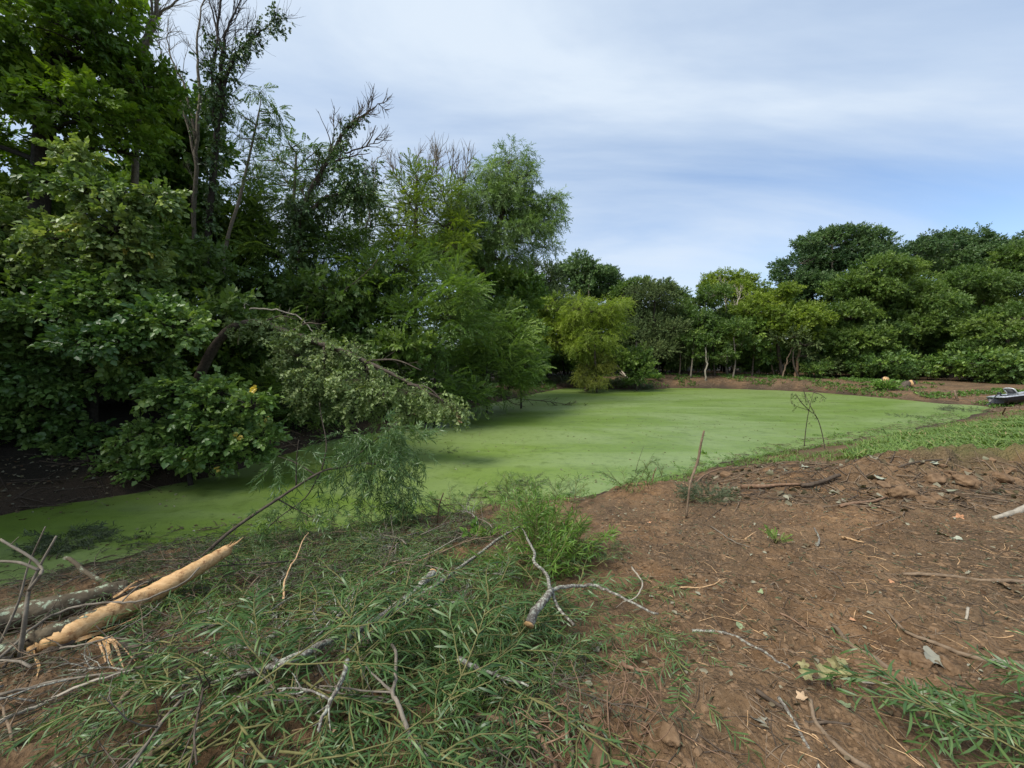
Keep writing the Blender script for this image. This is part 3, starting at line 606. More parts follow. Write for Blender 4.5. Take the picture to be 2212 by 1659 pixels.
# the fallen tree arching over the water under a blanket of wilting vines
g = np.random.default_rng(61); FY = 11.5
fb = P(380, 800, FY + .3); fb[2] = float(hgt(fb[0], fb[1], False)); fr = thing('fallen_tree', 'fallen tree arching over the pond under a pale curtain of wilting vines', 'tree', fb)
wood = MB(); fol = MB()
path = spline([fb] + [P(u, v, y) for u, v, y in ((470, 740, 11.6), (540, 698, 11.5), (630, 722, 11.3), (720, 752, 11), (810, 790, 10.7), (900, 835, 10.5), (1000, 885, 10.3))], 8)
tube(wood, path, [.14, .12, .09, .05, .02], 8, .15, g=g)
for u0, v0, u1, v1, y in ((620, 722, 690, 700, 11.2), (720, 752, 800, 800, 10.9), (790, 780, 910, 800, 10.8), (810, 790, 830, 880, 10.7), (700, 750, 690, 860, 11), (880, 830, 960, 870, 10.5), (560, 700, 640, 690, 11.5)):
    s = spline([P(u0, v0, y), P((u0 + u1) / 2 + 5, (v0 + v1) / 2 - 12, y), P(u1, v1, y - .2)], 5); tube(wood, s, [.035, .012], 5); twiggy(wood, s, g, 5, (.3, .7), .008, 2, -.2)
for l in [(545, 705, 55, 18), (590, 715, 50, 20), (650, 740, 55, 28), (690, 775, 70, 40), (740, 770, 60, 34), (660, 820, 55, 50), (720, 830, 60, 45), (790, 820, 60, 36), (830, 850, 60, 36), (690, 880, 40, 40), (760, 880, 55, 34), (880, 850, 50, 28), (945, 872, 45, 22), (985, 888, 24, 14), (850, 900, 50, 26), (900, 900, 50, 20), (640, 770, 40, 40)]:
    k = FY / FPX; lobe_fill(fol, wood, 'wilt', P(l[0], l[1], FY - (l[0] - 540) * .0026 + g.normal() * .2), np.array([l[2] * k, l[2] * k * .7, l[3] * k]), 2.3, g, None, 1.1, .75, 1, .5, .008)
wood.obj('trunk', BK['brown'], fr, fb); fol.obj('vines', LM['wilt'], fr, fb)
# ================================================================== TREES, FAR BANK
FT = [
 ('oak_tree', 'round topped oak rising behind the yellow willow', 50, 'oak', [(1255, 590, 42, 30), (1290, 612, 38, 34), (1240, 630, 45, 40), (1300, 650, 45, 36), (1230, 680, 50, 40), (1320, 640, 18, 18)], 'grey', 2.0, 0),
 ('cedar_tree', 'dark cedar with a pointed top left of the round topped oak', 42, 'cedar', [(1150, 590, 22, 24), (1150, 630, 34, 34), (1190, 610, 18, 30), (1195, 650, 34, 34), (1150, 690, 48, 44), (1210, 700, 44, 44), (1120, 640, 30, 40), (1110, 600, 30, 30)], 'dark', 2.6, 0),
 ('locust_bush', 'yellow leaved sapling left of the bright yellow willow', 36, 'bright', [(1185, 670, 26, 24), (1165, 700, 24, 30), (1190, 720, 30, 30), (1160, 740, 20, 30)], 'grey', 1.6, 0),
 ('yellow_willow_tree', 'bright yellow green willow standing in the pond edge', 34, 'gold', [(1250, 668, 34, 27), (1285, 690, 39, 34), (1325, 670, 34, 27), (1240, 710, 41, 34), (1285, 735, 43, 34), (1320, 710, 34, 34), (1215, 745, 41, 34), (1250, 760, 34, 34), (1300, 760, 32, 27), (1200, 715, 27, 29), (1345, 660, 13, 13)], 'brown', 3.2, .3),
 ('willow_bush', 'olive yellow willow bush drooping to the water below the yellow willow', 33, 'olive', [(1285, 772, 26, 20), (1280, 800, 34, 22), (1300, 795, 26, 26), (1265, 820, 28, 18), (1290, 825, 34, 14)], 'brown', 2.8, .6),
 ('sumac_bush', 'small blue green bush beside the two pale fallen poles', 34.5, 'mixed', [(1370, 770, 24, 18), (1380, 795, 26, 20), (1350, 785, 18, 16), (1385, 815, 18, 12)], 'brown', 2.2, 0),
 ('cedar_tree', 'broad dark cedar behind the blue green bush, right of the yellow willow', 42, 'cedar', [(1390, 630, 30, 16), (1425, 640, 34, 18), (1400, 660, 46, 22), (1440, 680, 40, 24), (1380, 690, 40, 26), (1420, 720, 55, 26), (1455, 740, 32, 28), (1370, 740, 34, 28), (1410, 765, 60, 26), (1455, 775, 34, 24)], 'dark', 2.8, 0),
 ('ash_tree', 'green ash behind the broad cedar with upright leafy tips', 46, 'mixed', [(1350, 640, 26, 22), (1380, 620, 22, 16), (1345, 680, 30, 30), (1430, 625, 24, 14), (1465, 650, 16, 20), (1475, 690, 24, 30)], 'grey', 2.0, 0),
 ('elm_tree', 'airy green tree left of the pale bare tree', 43, 'mixed', [(1515, 660, 26, 22), (1545, 640, 24, 20), (1500, 700, 26, 30), (1540, 700, 34, 30), (1510, 740, 34, 26), (1560, 750, 36, 26), (1490, 760, 24, 24)], 'grey', 1.5, 0),
 ('elm_tree', 'rounded yellow green crown behind the pale bare tree', 47, 'bright', [(1560, 605, 36, 16), (1595, 612, 34, 18), (1540, 625, 26, 20), (1620, 640, 26, 26), (1575, 640, 40, 26), (1600, 680, 36, 26)], 'grey', 1.5, 0),
 ('maple_tree', 'bright green maple spreading left of the big round oak', 40, 'bright', [(1690, 640, 34, 18), (1650, 660, 40, 22), (1620, 680, 30, 20), (1700, 680, 45, 22), (1740, 690, 40, 20), (1660, 710, 46, 24), (1720, 720, 40, 22), (1610, 725, 36, 24), (1760, 675, 26, 16)], 'brown', 2.0, 0),
 ('oak_tree', 'biggest round crowned oak with sky showing through its top', 47, 'oak', [(1770, 530, 50, 26), (1830, 515, 44, 20), (1880, 530, 40, 26), (1730, 570, 42, 34), (1790, 580, 55, 36), (1860, 575, 55, 34), (1910, 560, 28, 26), (1710, 610, 30, 30), (1760, 630, 50, 34), (1820, 630, 50, 34), (1720, 660, 40, 34), (1790, 690, 50, 36)], 'grey', 1.7, 0),
 ('hickory_tree', 'dense mid green tree bulging in front of the biggest oak', 41, 'mixed', [(1900, 590, 46, 30), (1860, 630, 50, 34), (1930, 640, 60, 40), (1985, 665, 50, 36), (1890, 690, 60, 40), (1960, 720, 60, 40), (2010, 720, 40, 40), (1840, 690, 46, 40), (1990, 775, 60, 32), (1910, 760, 60, 36), (1850, 750, 50, 36), (2020, 790, 34, 24), (1850, 796, 38, 20), (1925, 805, 44, 18), (1990, 812, 40, 16), (1800, 740, 36, 30)], 'brown', 2.5, 0),
 ('oak_tree', 'second round topped oak right of the biggest one', 50, 'oak', [(2030, 535, 46, 22), (2080, 525, 44, 22), (2120, 545, 36, 22), (1985, 550, 30, 24), (2050, 570, 60, 30), (2110, 585, 40, 30), (2000, 590, 40, 34)], 'grey', 2.2, 0),
 ('hickory_tree', 'dark broad tree behind the small bright tree at the right edge', 45, 'mixed', [(2080, 615, 60, 34), (2150, 600, 60, 36), (2050, 660, 50, 40), (2120, 670, 60, 50), (2190, 630, 60, 46), (2080, 720, 50, 44), (2230, 590, 50, 40), (2250, 650, 60, 60), (2180, 560, 40, 20), (2050, 800, 44, 24), (2010, 640, 40, 40)], 'dark', 2.4, 0),
 ('oak_tree', 'tree with dark crown touching the right edge of the photo', 48, 'oak', [(2215, 555, 30, 30), (2260, 560, 50, 50), (2300, 600, 70, 70), (2230, 610, 50, 40)], 'grey', 2.2, 0),
 ('young_tree', 'small bright green tree at the right edge behind the boat', 34, 'mixed', [(2190, 690, 50, 24), (2150, 720, 44, 26), (2210, 730, 50, 30), (2120, 755, 44, 24), (2180, 770, 60, 30), (2090, 790, 40, 24), (2140, 810, 50, 24), (2220, 800, 60, 34), (2280, 740, 60, 60), (2200, 835, 60, 16)], 'brown', 2.4, 0),
]
for k, (nm, lb, Y, sp, lobes, bk, dn, dr) in enumerate(FT):
    e_ = 1.0 if sp in ('gold', 'olive') else 1.2; lobes = [(l[0], l[1], l[2] * e_, l[3] * e_) for l in lobes]; um = float(np.mean([l[0] for l in lobes])); vt = min(l[1] for l in lobes)
    gk = np.random.default_rng(k); tree(nm, lb, 'bush' if 'bush' in nm else 'tree', Y, sp, lobes, [(um + gk.uniform(-8, 8), 0), (um + gk.uniform(-6, 6), 740), (um, vt + 15)], bk, dn, 70 + k, 'trees beyond the far bank', tr=.06 if 'bush' in nm else .16, droop=dr, yj=1.0, wr=.025)
# slim understorey trees along the far bank with bare lower trunks
LOW = [(1468, 'brown', 'cedar'), (1500, 'grey', 'mixed'), (1540, 'brown', 'mixed'), (1585, 'grey', 'mixed'), (1632, 'brown', 'dark'), (1665, 'stick', 'mixed'), (1718, 'brown', 'cedar'), (1760, 'grey', 'mixed'), (1800, 'brown', 'dark'), (1845, 'grey', 'mixed'), (1885, 'grey', 'dark'), (1930, 'brown', 'mixed'), (1975, 'dark', 'mixed'), (2030, 'brown', 'dark'), (2085, 'brown', 'mixed'), (2150, 'brown', 'dark'), (1420, 'dark', 'cedar'), (1330, 'brown', 'dark'), (1215, 'dark', 'dark'), (1165, 'dark', 'mixed')]
for k, (u, bk, sp) in enumerate(LOW):
    g = np.random.default_rng(300 + k); Y = 39 + g.uniform(-1, 2.5); h = g.uniform(0, 30)
    lobes = [(u + g.uniform(-14, 14), 725 + g.uniform(-14, 14) - h * .5, 30, 20), (u + g.uniform(-20, 20), 745, 30, 16), (u + g.uniform(-24, 24), 766 + h * .4, 20, 10)]
    tree('slim_tree', 'slim understorey tree with a bare lower trunk in the wood edge beyond the dam', 'tree', Y, sp, lobes, [(u + g.uniform(-10, 10), 0), (u + g.uniform(-5, 5), 780), (u, 730)], bk, 1.7, 300 + k, 'slim trees along the edge of the far wood', tr=.07, wr=.018)
bare('pale_bare_tree', 'pale leafless tree with fanned white branches among the far trees', 44, [([(1570, 0), (1572, 760), (1572, 700), (1566, 640), (1562, 610)], .13, .04, 12), ([(1572, 710), (1545, 670), (1530, 640)], .08, .025, 10), ([(1573, 700), (1595, 650), (1600, 620)], .08, .025, 10), ([(1572, 720), (1560, 690), (1545, 640)], .07, .02, 8)], 'pale', 77, (10, (.8, 1.8), .03, 2))
for k, (pts, r, bk, lb) in enumerate((([(1718, 0), (1722, 790), (1728, 740)], .14, 'root', 'reddish bare trunk standing in the edge of the far wood'), ([(1690, 0), (1700, 780), (1712, 750)], .07, 'stick', 'thin pale leaning trunk left of the reddish trunk'), ([(1524, 0), (1526, 780), (1524, 750)], .08, 'pale', 'short whitish trunk behind the dam below the airy elm'))):
    bare('dead_tree', lb, 38.5, [(pts, r, r * .7, 3)], bk, 80 + k, (3, (.4, 1.0), .02, 1))
# the wood behind: copies of four crowns, glimpsed between the nearer trees, plus some added at left to block light
PROTO = []
for k, sp in enumerate(('mixed', 'dark', 'far', 'oak')):
    g = np.random.default_rng(400 + k); fol = MB(); wood = MB(); root = thing('wood_tree', 'tree in the dense wood behind the front row, only glimpsed between crowns', 'tree', (0, 0, 0), 'trees deep in the wood')
    tube(wood, spline([(0, 0, -.3), (.2, .1, 4), (0, -.1, 9)], 5), [.22, .10], 7, .1)
    for q in range(11):
        lobe_fill(fol, wood, sp, np.array([g.normal() * 1.5, g.normal() * 1.5, g.uniform(1.2, 9.5)]), np.array([1.7, 1.7, 1.2]) * g.uniform(.8, 1.2), 1.6, g, None, .7, 0, 1.25)
    wood.obj('trunk', BK['dark'], root); fol.obj('crown', LM[SPEC[sp][0]], root); PROTO.append(root)
g = np.random.default_rng(5); spots = []
for k in range(26): spots.append((g.uniform(2, 62) + 0, g.uniform(50, 60), g.uniform(.55, .85)))
for k in range(16): spots.append((-8 - k * 1.5 + g.normal(), 24 + g.uniform(-4, 5) - abs(k - 4) * .4, g.uniform(.42, .62)))
for k in range(10): spots.append((-4 + k * 1.3 + g.normal() * .5, 32 + k * 1.6 + g.uniform(-1, 2), g.uniform(.5, .65)))
for k in range(8): spots.append((-14 - g.uniform(0, 10), 12 + k * 1.2, g.uniform(.55, .8)))
for k in range(8): spots.append((-13.2 - g.uniform(0, 4), 6.2 + k * .9, g.uniform(.5, .7)))  # row added at left to keep light off the bank
for k in range(14): spots.append((g.uniform(6, 52), g.uniform(49, 54), g.uniform(.6, .9)))
for x, y, q in ((-12.9, 2.6, 1.0), (-12.6, -.4, 1.05), (-16.5, 1.6, .95)): spots.append((x, y, q))  # unseen trees added to cast shade on the left of the pond
for k, (x, y, s) in enumerate(spots):
    z = float(hgt(x, y, False)) - .1
    if k < 4: r = PROTO[k]; r.location = (x, y, z); r.rotation_euler = (0, 0, g.uniform(0, 6)); r.scale = (s, s, s)
    else: dup(PROTO[k % 4], (x, y, z), (0, 0, g.uniform(0, 6)), s, 'unseen tree added beyond the left edge to shade the pond' if y < 4 else None, 'unseen trees added to shade the pond' if y < 4 else None)
ub = []
for k, sp in enumerate(('far', 'far', 'cedar')):
    g = np.random.default_rng(440 + k); fol = MB(); wood = MB(); root = thing('undergrowth_bush', 'low bush in the dim undergrowth between the trunks of the far wood', 'bush', (0, 0, 0), 'undergrowth of the far wood')
    tube(wood, [(0, 0, -.2), (.05, 0, .6), (0, .1, 1.2)], [.04, .02], 5)
    for q in range(5): lobe_fill(fol, wood, sp, np.array([g.normal() * .8, g.normal() * .6, g.uniform(.4, 1.6)]), np.array([.9, .8, .6]) * g.uniform(.7, 1.2), 1.4, g, None, .7, 0, .8)
    wood.obj('stem', BK['dark'], root); fol.obj('foliage', LM[SPEC[sp][0]], root); ub.append(root)
g = np.random.default_rng(45)
for k in range(48):
    x = g.uniform(-2, 46); y = 42.6 + g.uniform(0, 8) - .55 * max(0, x - 20); z = float(hgt(x, y, False)); sc_ = g.uniform(.35, 1.35)
    if k < 3: o = ub[k]; o.location = (x, y, z); o.scale = (sc_,) * 3
    else: dup(ub[k % 3], (x, y, z), (0, 0, g.uniform(0, 6)), sc_)
# ================================================================== FAR BANK AND POND THINGS
def stick(name, label, cat, pts, r0, r1, mat, group=None, forks=(), tw=None, cut=False, seed=0, rough=.18, sides=7, dz=0.0):
    """a bare stick or branch lying on the ground, traced as (u, v[, lift])"""
    dz = dz or {'lichen_branch': .11, 'forked_branch': .15, 'lichen_stick': .09, 'pale_branch': .10}.get(name, 0)
    g = np.random.default_rng(seed + int(abs(pts[0][0] * 7 + pts[0][1])))
    mb = MB(); base = None; ends = []
    for k, (pp, a, b) in enumerate([(pts, r0, r1)] + list(forks)):
        p = np.array([G(q[0], q[1], (q[2] if len(q) > 2 else a * .7) + dz) for q in pp])
        s = spline(p, 6); ln = np.linalg.norm(s[-1] - s[0]); nz = g.normal(0, min(.012, .018 * ln), s.shape); nz = (nz + np.roll(nz, 1, 0) + np.roll(nz, -1, 0) + np.roll(nz, 2, 0)) / 4; s[1:-1] += nz[1:-1]
        tube(mb, s, [a, b], sides, rough, g=g)
        if k == 0: base = s[0].copy(); ends = [s[0], s[1], a]
        if tw: twiggy(mb, s, g, *tw)
    if not cut:
        o = mb.obj(name, BK[mat], None, base); return tag(o, label, cat, group)
    root = thing(name, label, cat, base, group); mb.obj('bark', BK[mat], root, base)
    e = MB(); d = nrm(ends[0] - ends[1]); tube(e, [ends[0] - d * .004, ends[0] + d * .006], ends[2] * 1.03, 9, .08); e.obj('cut_end', BK['raw'], root, base)
    return root
stick('fallen_pole', 'thicker pale fallen pole leaning by the blue green bush', 'pole', [(1357, 820, .05), (1345, 804, .5), (1333, 789, 1.0)], .09, .08, 'pale')
stick('fallen_pole', 'thinner grey fallen pole left of the thicker pale one', 'pole', [(1352, 815, .05), (1340, 805, .4), (1326, 790, .9)], .05, .04, 'grey')
def stump(label, u, v, r, Y, lean, double=False):
    top = P(u, v, Y); b = top + np.array([lean, .2, 0]); b[2] = float(hgt(b[0], b[1])) - .1
    root = thing('cut_stump', label, 'stump', b); mb = MB(); d = nrm(np.array([-.25, -1, .35]))
    s = spline([b, (b + top) / 2 + np.array([0, .12, .1]), top - d * .15, top], 5); tube(mb, s, [r * 1.35, r * 1.05, r], 12, .08); mb.obj('trunk', BK['brown'], root, b)
    e = MB(); tube(e, [top - d * .005, top + d * .012], r * 1.0, 14, .05); e.obj('cut_face', BK['raw'], root, b)
    if double:
        t2 = P(u - 3, v + 7, Y - .02); e = MB(); m2 = MB(); tube(m2, [t2 + np.array([.1, .5, -.2]), t2], [r * .7, r * .6], 10, .08); m2.obj('side_limb', BK['brown'], root, b)
        tube(e, [t2 - d * .005, t2 + d * .012], r * .6, 12, .05); e.obj('cut_face', BK['chip'], root, b)
stump('upright cut stump showing two fresh orange cut faces on the far dam', 1914, 819, .22, 31.2, .05, True)
stump('short leaning stump with a single fresh cut face on the far dam', 1970, 827, .23, 30.4, -.45)
p0 = P(1929, 846, 31.6); cp = thing('drain_pipe', 'black drain pipe end poking out of the far dam', 'pipe', p0)
mb = MB(); th = np.linspace(0, 2 * np.pi, 17)[:-1]
ring = lambda r, y: np.stack([p0[0] + r * np.cos(th), np.full(16, p0[1] + y), p0[2] + r * np.sin(th)], 1)
V = np.vstack([ring(.19, 1.2), ring(.19, 0), ring(.16, 0), ring(.16, 1.0)]); qq = [(k * 16 + j, k * 16 + (j + 1) % 16, k * 16 + 16 + (j + 1) % 16, k * 16 + 16 + j) for k in range(3) for j in range(16)]
mb.add(V, qq, [(48, 48 + j + 1, 48 + j) for j in range(1, 15)]); mb.obj('pipe', plain_mat('black_plastic', (.012, .012, .013), .5), cp, p0)
stick('wooden_post', 'short leaning wooden post at the far right corner of the pond', 'post', [(2068, 865, .0), (2065, 855, .3), (2062, 844, .6)], .07, .06, 'stick')
stick('wooden_stake', 'thin pale stake stuck in the bank just below the boat', 'stake', [(2166, 895, .0), (2169, 888, .2), (2172, 880, .4)], .03, .025, 'stick')
# boat
bp0 = P(2153, 883, 22.6) + np.array([0, 0, .30]); bt = thing('fishing_boat', 'small dark flat bottomed fishing boat with grey rim pulled up on the right bank', 'boat', bp0)
bx = nrm(np.array([.98, -.14, 0])); bt.rotation_euler = (R(-5), R(-9), math.atan2(bx[1], bx[0])); bt.scale = (.88, .88, .88)
LB = 3.7; st = np.linspace(0, 1, 13); hw = .62 * np.clip(1 - np.maximum(0, st - .6) ** 2 * 2.6, .2, 1) * (0.90 + .1 * sstep(0, .2, st)); bot = .02 + .26 * sstep(.6, 1, st); top = .40 + .10 * sstep(.4, 1, st)
mb = MB(); V = []
for k in range(13):
    x = st[k] * LB; V += [(x, -hw[k], top[k]), (x, -hw[k] * .93, bot[k] + .14), (x, -hw[k] * .72, bot[k]), (x, 0, bot[k] - .01), (x, hw[k] * .72, bot[k]), (x, hw[k] * .93, bot[k] + .14), (x, hw[k], top[k])]
qq = [(k * 7 + j, k * 7 + 7 + j, k * 7 + 8 + j, k * 7 + j + 1) for k in range(12) for j in range(6)]
tt = [(j + 1, j, 3) for j in range(0, 2)] + [(j + 1, j, 3) for j in range(3, 6)] + [(0, 6, 3)] + [(84 + j, 85 + j, 87) for j in range(0, 2)] + [(84 + j, 85 + j, 87) for j in range(4, 6)] + [(90, 84, 87)]
mb.add(V, qq, tt); mb.obj('hull', plain_mat('boat_hull', (.020, .020, .024), .35), bt)
mb = MB()
for s in (-1, 1): tube(mb, [(st[k] * LB, s * hw[k], top[k] + .02) for k in range(13)], .045, 6)
tube(mb, [(0, -hw[0], top[0] + .02), (0, hw[0], top[0] + .02)], .05, 6); mb.obj('rim', plain_mat('boat_rim', (.34, .36, .40), .4), bt)
mb = MB(); V = []
for k in range(13): V += [(st[k] * LB, -hw[k] * .97, top[k] - .05), (st[k] * LB, hw[k] * .97, top[k] - .05)]
mb.add(V, [(2 * k, 2 * k + 1, 2 * k + 3, 2 * k + 2) for k in range(12)]); mb.obj('deck', plain_mat('boat_deck', (.22, .23, .24), .6), bt)
def ring_path(pts): return spline(list(pts) + [pts[0]], 4)
seat = MB(); tube(seat, ring_path([(.95, -.30, .52), (1.0, .30, .52), (.80, .30, .86), (.75, -.30, .86)]), .035, 6); so = seat.obj('seat_frame', plain_mat('seat_grey', (.55, .56, .58), .45), bt)
sp_ = MB(); sp_.add([(.95, -.28, .53), (.95, .28, .53), (.78, .27, .84), (.78, -.27, .84), (.98, -.28, .54), (.98, .28, .54), (.81, .27, .85), (.81, -.27, .85)], [(0, 1, 2, 3), (4, 7, 6, 5), (0, 3, 7, 4), (1, 5, 6, 2), (3, 2, 6, 7)]); sp_.obj('seat_back', plain_mat('seat_mesh', (.10, .10, .11), .7), so)
sc_ = MB(); sc_.add([(.9, -.28, .42), (1.35, -.28, .42), (1.35, .28, .42), (.9, .28, .42), (.9, -.28, .52), (1.35, -.28, .52), (1.35, .28, .52), (.9, .28, .52)], [(4, 5, 6, 7), (0, 4, 7, 3), (1, 2, 6, 5), (0, 1, 5, 4), (3, 7, 6, 2)]); sc_.obj('seat_cushion', plain_mat('seat_pad', (.22, .23, .24), .7), so)
mo = MB(); tube(mo, [(.45, .1, .42), (.2, .0, .62), (-.05, -.05, .50)], .035, 6); tube(mo, [(.1, -.1, .66), (.32, .05, .60)], .07, 8); mot = mo.obj('trolling_motor', plain_mat('motor_black', (.02, .02, .022), .4), bt)
pr = MB(); tube(pr, [(-.05, -.05, .50), (-.55, -.1, .05)], .022, 6); tube(pr, [(-.70, -.12, .03), (-.42, -.08, .06)], [.03, .06, .05], 8); pr.obj('motor_shaft', plain_mat('motor_shaft', (.03, .03, .032), .4), mot)
# dead branch in the water, floating weed, sapling
def branch_leaves(name, label, cat, pts, Y, spec, n, spread, seed, bark='brown', r=.03, tw=10, size=.5, lw=True, group=None):
    g = np.random.default_rng(seed); s = spline([P(u, v, Y + (dy[0] if dy else 0)) for u, v, *dy in pts], 8); wood = MB(); fol = MB(); tube(wood, s, [r, r * .3], 6, .15, g=g)
    twiggy(wood, s, g, tw, (spread * .6, spread * 1.6), r * .35, 2, 0)
    V = np.concatenate(wood.v); pos = V[g.integers(0, len(V), n)] + g.normal(0, .03, (n, 3)); leaves_at(fol, spec, pos, sph(n, g) - np.array([0, 0, .5]), g, size)
    b0 = s[0].copy(); root = thing(name, label, cat, b0, group); wood.obj('branch', BK[bark], root, b0); fol.obj('foliage', LM[SPEC[spec][0]], root, b0); return root
branch_leaves('dead_branch', 'dead twiggy branch with withered leaves floating off the tip of the left bank', 'branch', [(1070, 852), (1130, 862), (1190, 868), (1260, 881)], 24, 'wilt', 60, .7, 91, 'brown', .04, 16, .5)
branch_leaves('dead_branch', 'smaller dead branch dipping in the water below the grey green locust bush', 'branch', [(1050, 846), (1085, 858), (1110, 872), (1128, 876)], 22.5, 'wilt', 16, .5, 92, 'darkstick', .045, 8, .4)
sg = np.random.default_rng(93); sb = G(1775, 972); SY = sb[1]
def sap(pts, r): return spline([P(u, v, SY + dy) for u, v, dy in pts], 6)
wood = MB(); fol = MB()
for pts in ([(1782, 974, 0), (1777, 942, 0), (1766, 905, 0), (1749, 888, .1), (1712, 873, .2), (1709, 850, .2)], [(1737, 964, .3), (1741, 925, .3), (1747, 888, .2), (1757, 848, .2)], [(1749, 888, .1), (1730, 868, 0), (1718, 850, 0)], [(1766, 905, 0), (1752, 880, -.1), (1742, 858, 0)], [(1757, 848, .2), (1772, 852, .2), (1785, 862, .2)], [(1741, 868, .2), (1738, 850, .2), (1735, 840, .2)]):
    s = sap(pts, .02); tube(wood, s, [.014, .006], 5); pos = s[len(s) // 2:][sg.integers(0, len(s) - len(s) // 2, 4)]; leaves_at(fol, 'wilt', pos + sg.normal(0, .04, (4, 3)), sph(4, sg) - np.array([0, 0, 1.2]), sg, .5)
root = thing('bare_sapling', 'nearly leafless sapling with two bent stems standing at the water edge on the right', 'sapling', sb); wood.obj('stem', BK['brown'], root, sb); fol.obj('foliage', LM['wilt'], root, sb)
def clump(name, label, cat, u, v, r, hgt_, spec, n, seed, size=.6, group=None, water=False, upw=1.0, stem=True):
    """a low plant: sprays fanning up from one foot"""
    g = np.random.default_rng(seed); b0 = on_water(u, v) if water else G(u, v); fol = MB(); wood = MB()
    a = g.uniform(0, 6.283, n); q = np.sqrt(g.random(n)); pos = b0 + np.stack([np.cos(a) * q * r, np.sin(a) * q * r * .8, g.random(n) * hgt_ * (1 - .6 * q)], 1)
    leaves_at(fol, spec, pos, nrm(np.stack([np.cos(a) * .8, np.sin(a) * .8, np.full(n, upw)], 1) + g.normal(0, .35, (n, 3))), g, size, .8)
    root = thing(name, label, cat, b0, group)
    if stem:
        for k in range(0, n, max(1, n // 8)): tube(wood, [b0 + g.normal(0, r * .12, 3) * np.array([1, 1, 0]), (b0 + pos[k]) / 2 + np.array([0, 0, .03]), pos[k]], [.008, .003], 4)
        wood.obj('stem', BK['green'], root, b0)
    fol.obj('foliage', LM[SPEC[spec][0]], root, b0); return root
T_WILN = [spray(blade(0.095, .3, 3), 18, 0.40, s + 55, ang=36, curve=.6, tilt=28, twig=.005) for s in range(4)]
SPEC['cutw'] = ('cut', T_WILN, .27); SPEC['freshw'] = ('fresh', T_WIL, .32); SPEC['dullw'] = ('dull', T_WIL, .30); SPEC['fern'] = ('fresh', [pinnate(10, .35, 70, .2, .22)], .22)
for k, (lb, u, v, r, h, sp, n, sz) in enumerate((
        ('brown green floating weed raft near the boat', 2080, 887, .95, .10, 'dullw', 130, .9), ('thin floating weed raft left of the one near the boat', 1955, 899, .6, .06, 'dullw', 50, .8),
        ('dark willow brush floating on the duckweed at far left', 150, 1172, .42, .20, 'dullw', 170, .7), ('tiny tuft of brush floating right of the brush at far left', 290, 1172, .16, .06, 'dullw', 30, .6),
        ('dark wet brush sticking out of the duckweed in the middle of the near shore', 1150, 1046, .22, .22, 'dullw', 40, .6), ('small dark weed tuft afloat in the middle of the pond', 965, 975, .20, .05, 'dullw', 20, .6))):
    clump('floating_weed', lb, 'floating weed', u, v, r, h, sp, n, 500 + k, sz, None, True, .15, False)
for k, (lb, u, v, r, h, sp, n, sz) in enumerate((
        ('bright green weed clump at the reedy point below the fallen poles', 1365, 834, .8, .5, 'freshw', 90, 1.6), ('brownish reed clump at the very tip of the reedy point', 1390, 842, .7, .35, 'dullw', 90, 1.6),
        ('dull brown brush heaped left of the olive bush on the far shore', 1225, 830, 1.6, .7, 'dullw', 160, 2.0), ('dull brush heaped right of the olive bush on the far shore', 1335, 834, 1.2, .7, 'dullw', 140, 2.0),
        ('leafy weeds growing round the foot of the upright stump', 1913, 842, .55, .8, 'weed', 90, 1.6), ('pale leafed shrub growing behind the upright stump', 1945, 820, 1.0, 1.0, 'dogwood', 120, 1.2),
        ('low green weeds beside the broad cedar foot', 1400, 818, 1.0, .5, 'weed', 90, 1.8),
        ('bright yellow green weed at the right shore beside the bare sapling', 1822, 946, .26, .34, 'weed', 50, .7), ('leafy weed standing in front of the tall upright stick', 1540, 1000, .20, .30, 'weed', 34, .8),
        ('tiny fern alone on the bare soil at right', 1675, 1172, .06, .10, 'fern', 14, .5), ('withered weed heap on the soil behind the upright stick', 1520, 1082, .28, .14, 'dullw', 110, .6),
        ('broad leafed weed at the crest above the lichen pole', 1040, 1165, .10, .10, 'weed', 12, .7))):
    clump('weed_clump', lb, 'weed', u, v, r, h, sp, n, 520 + k, sz)
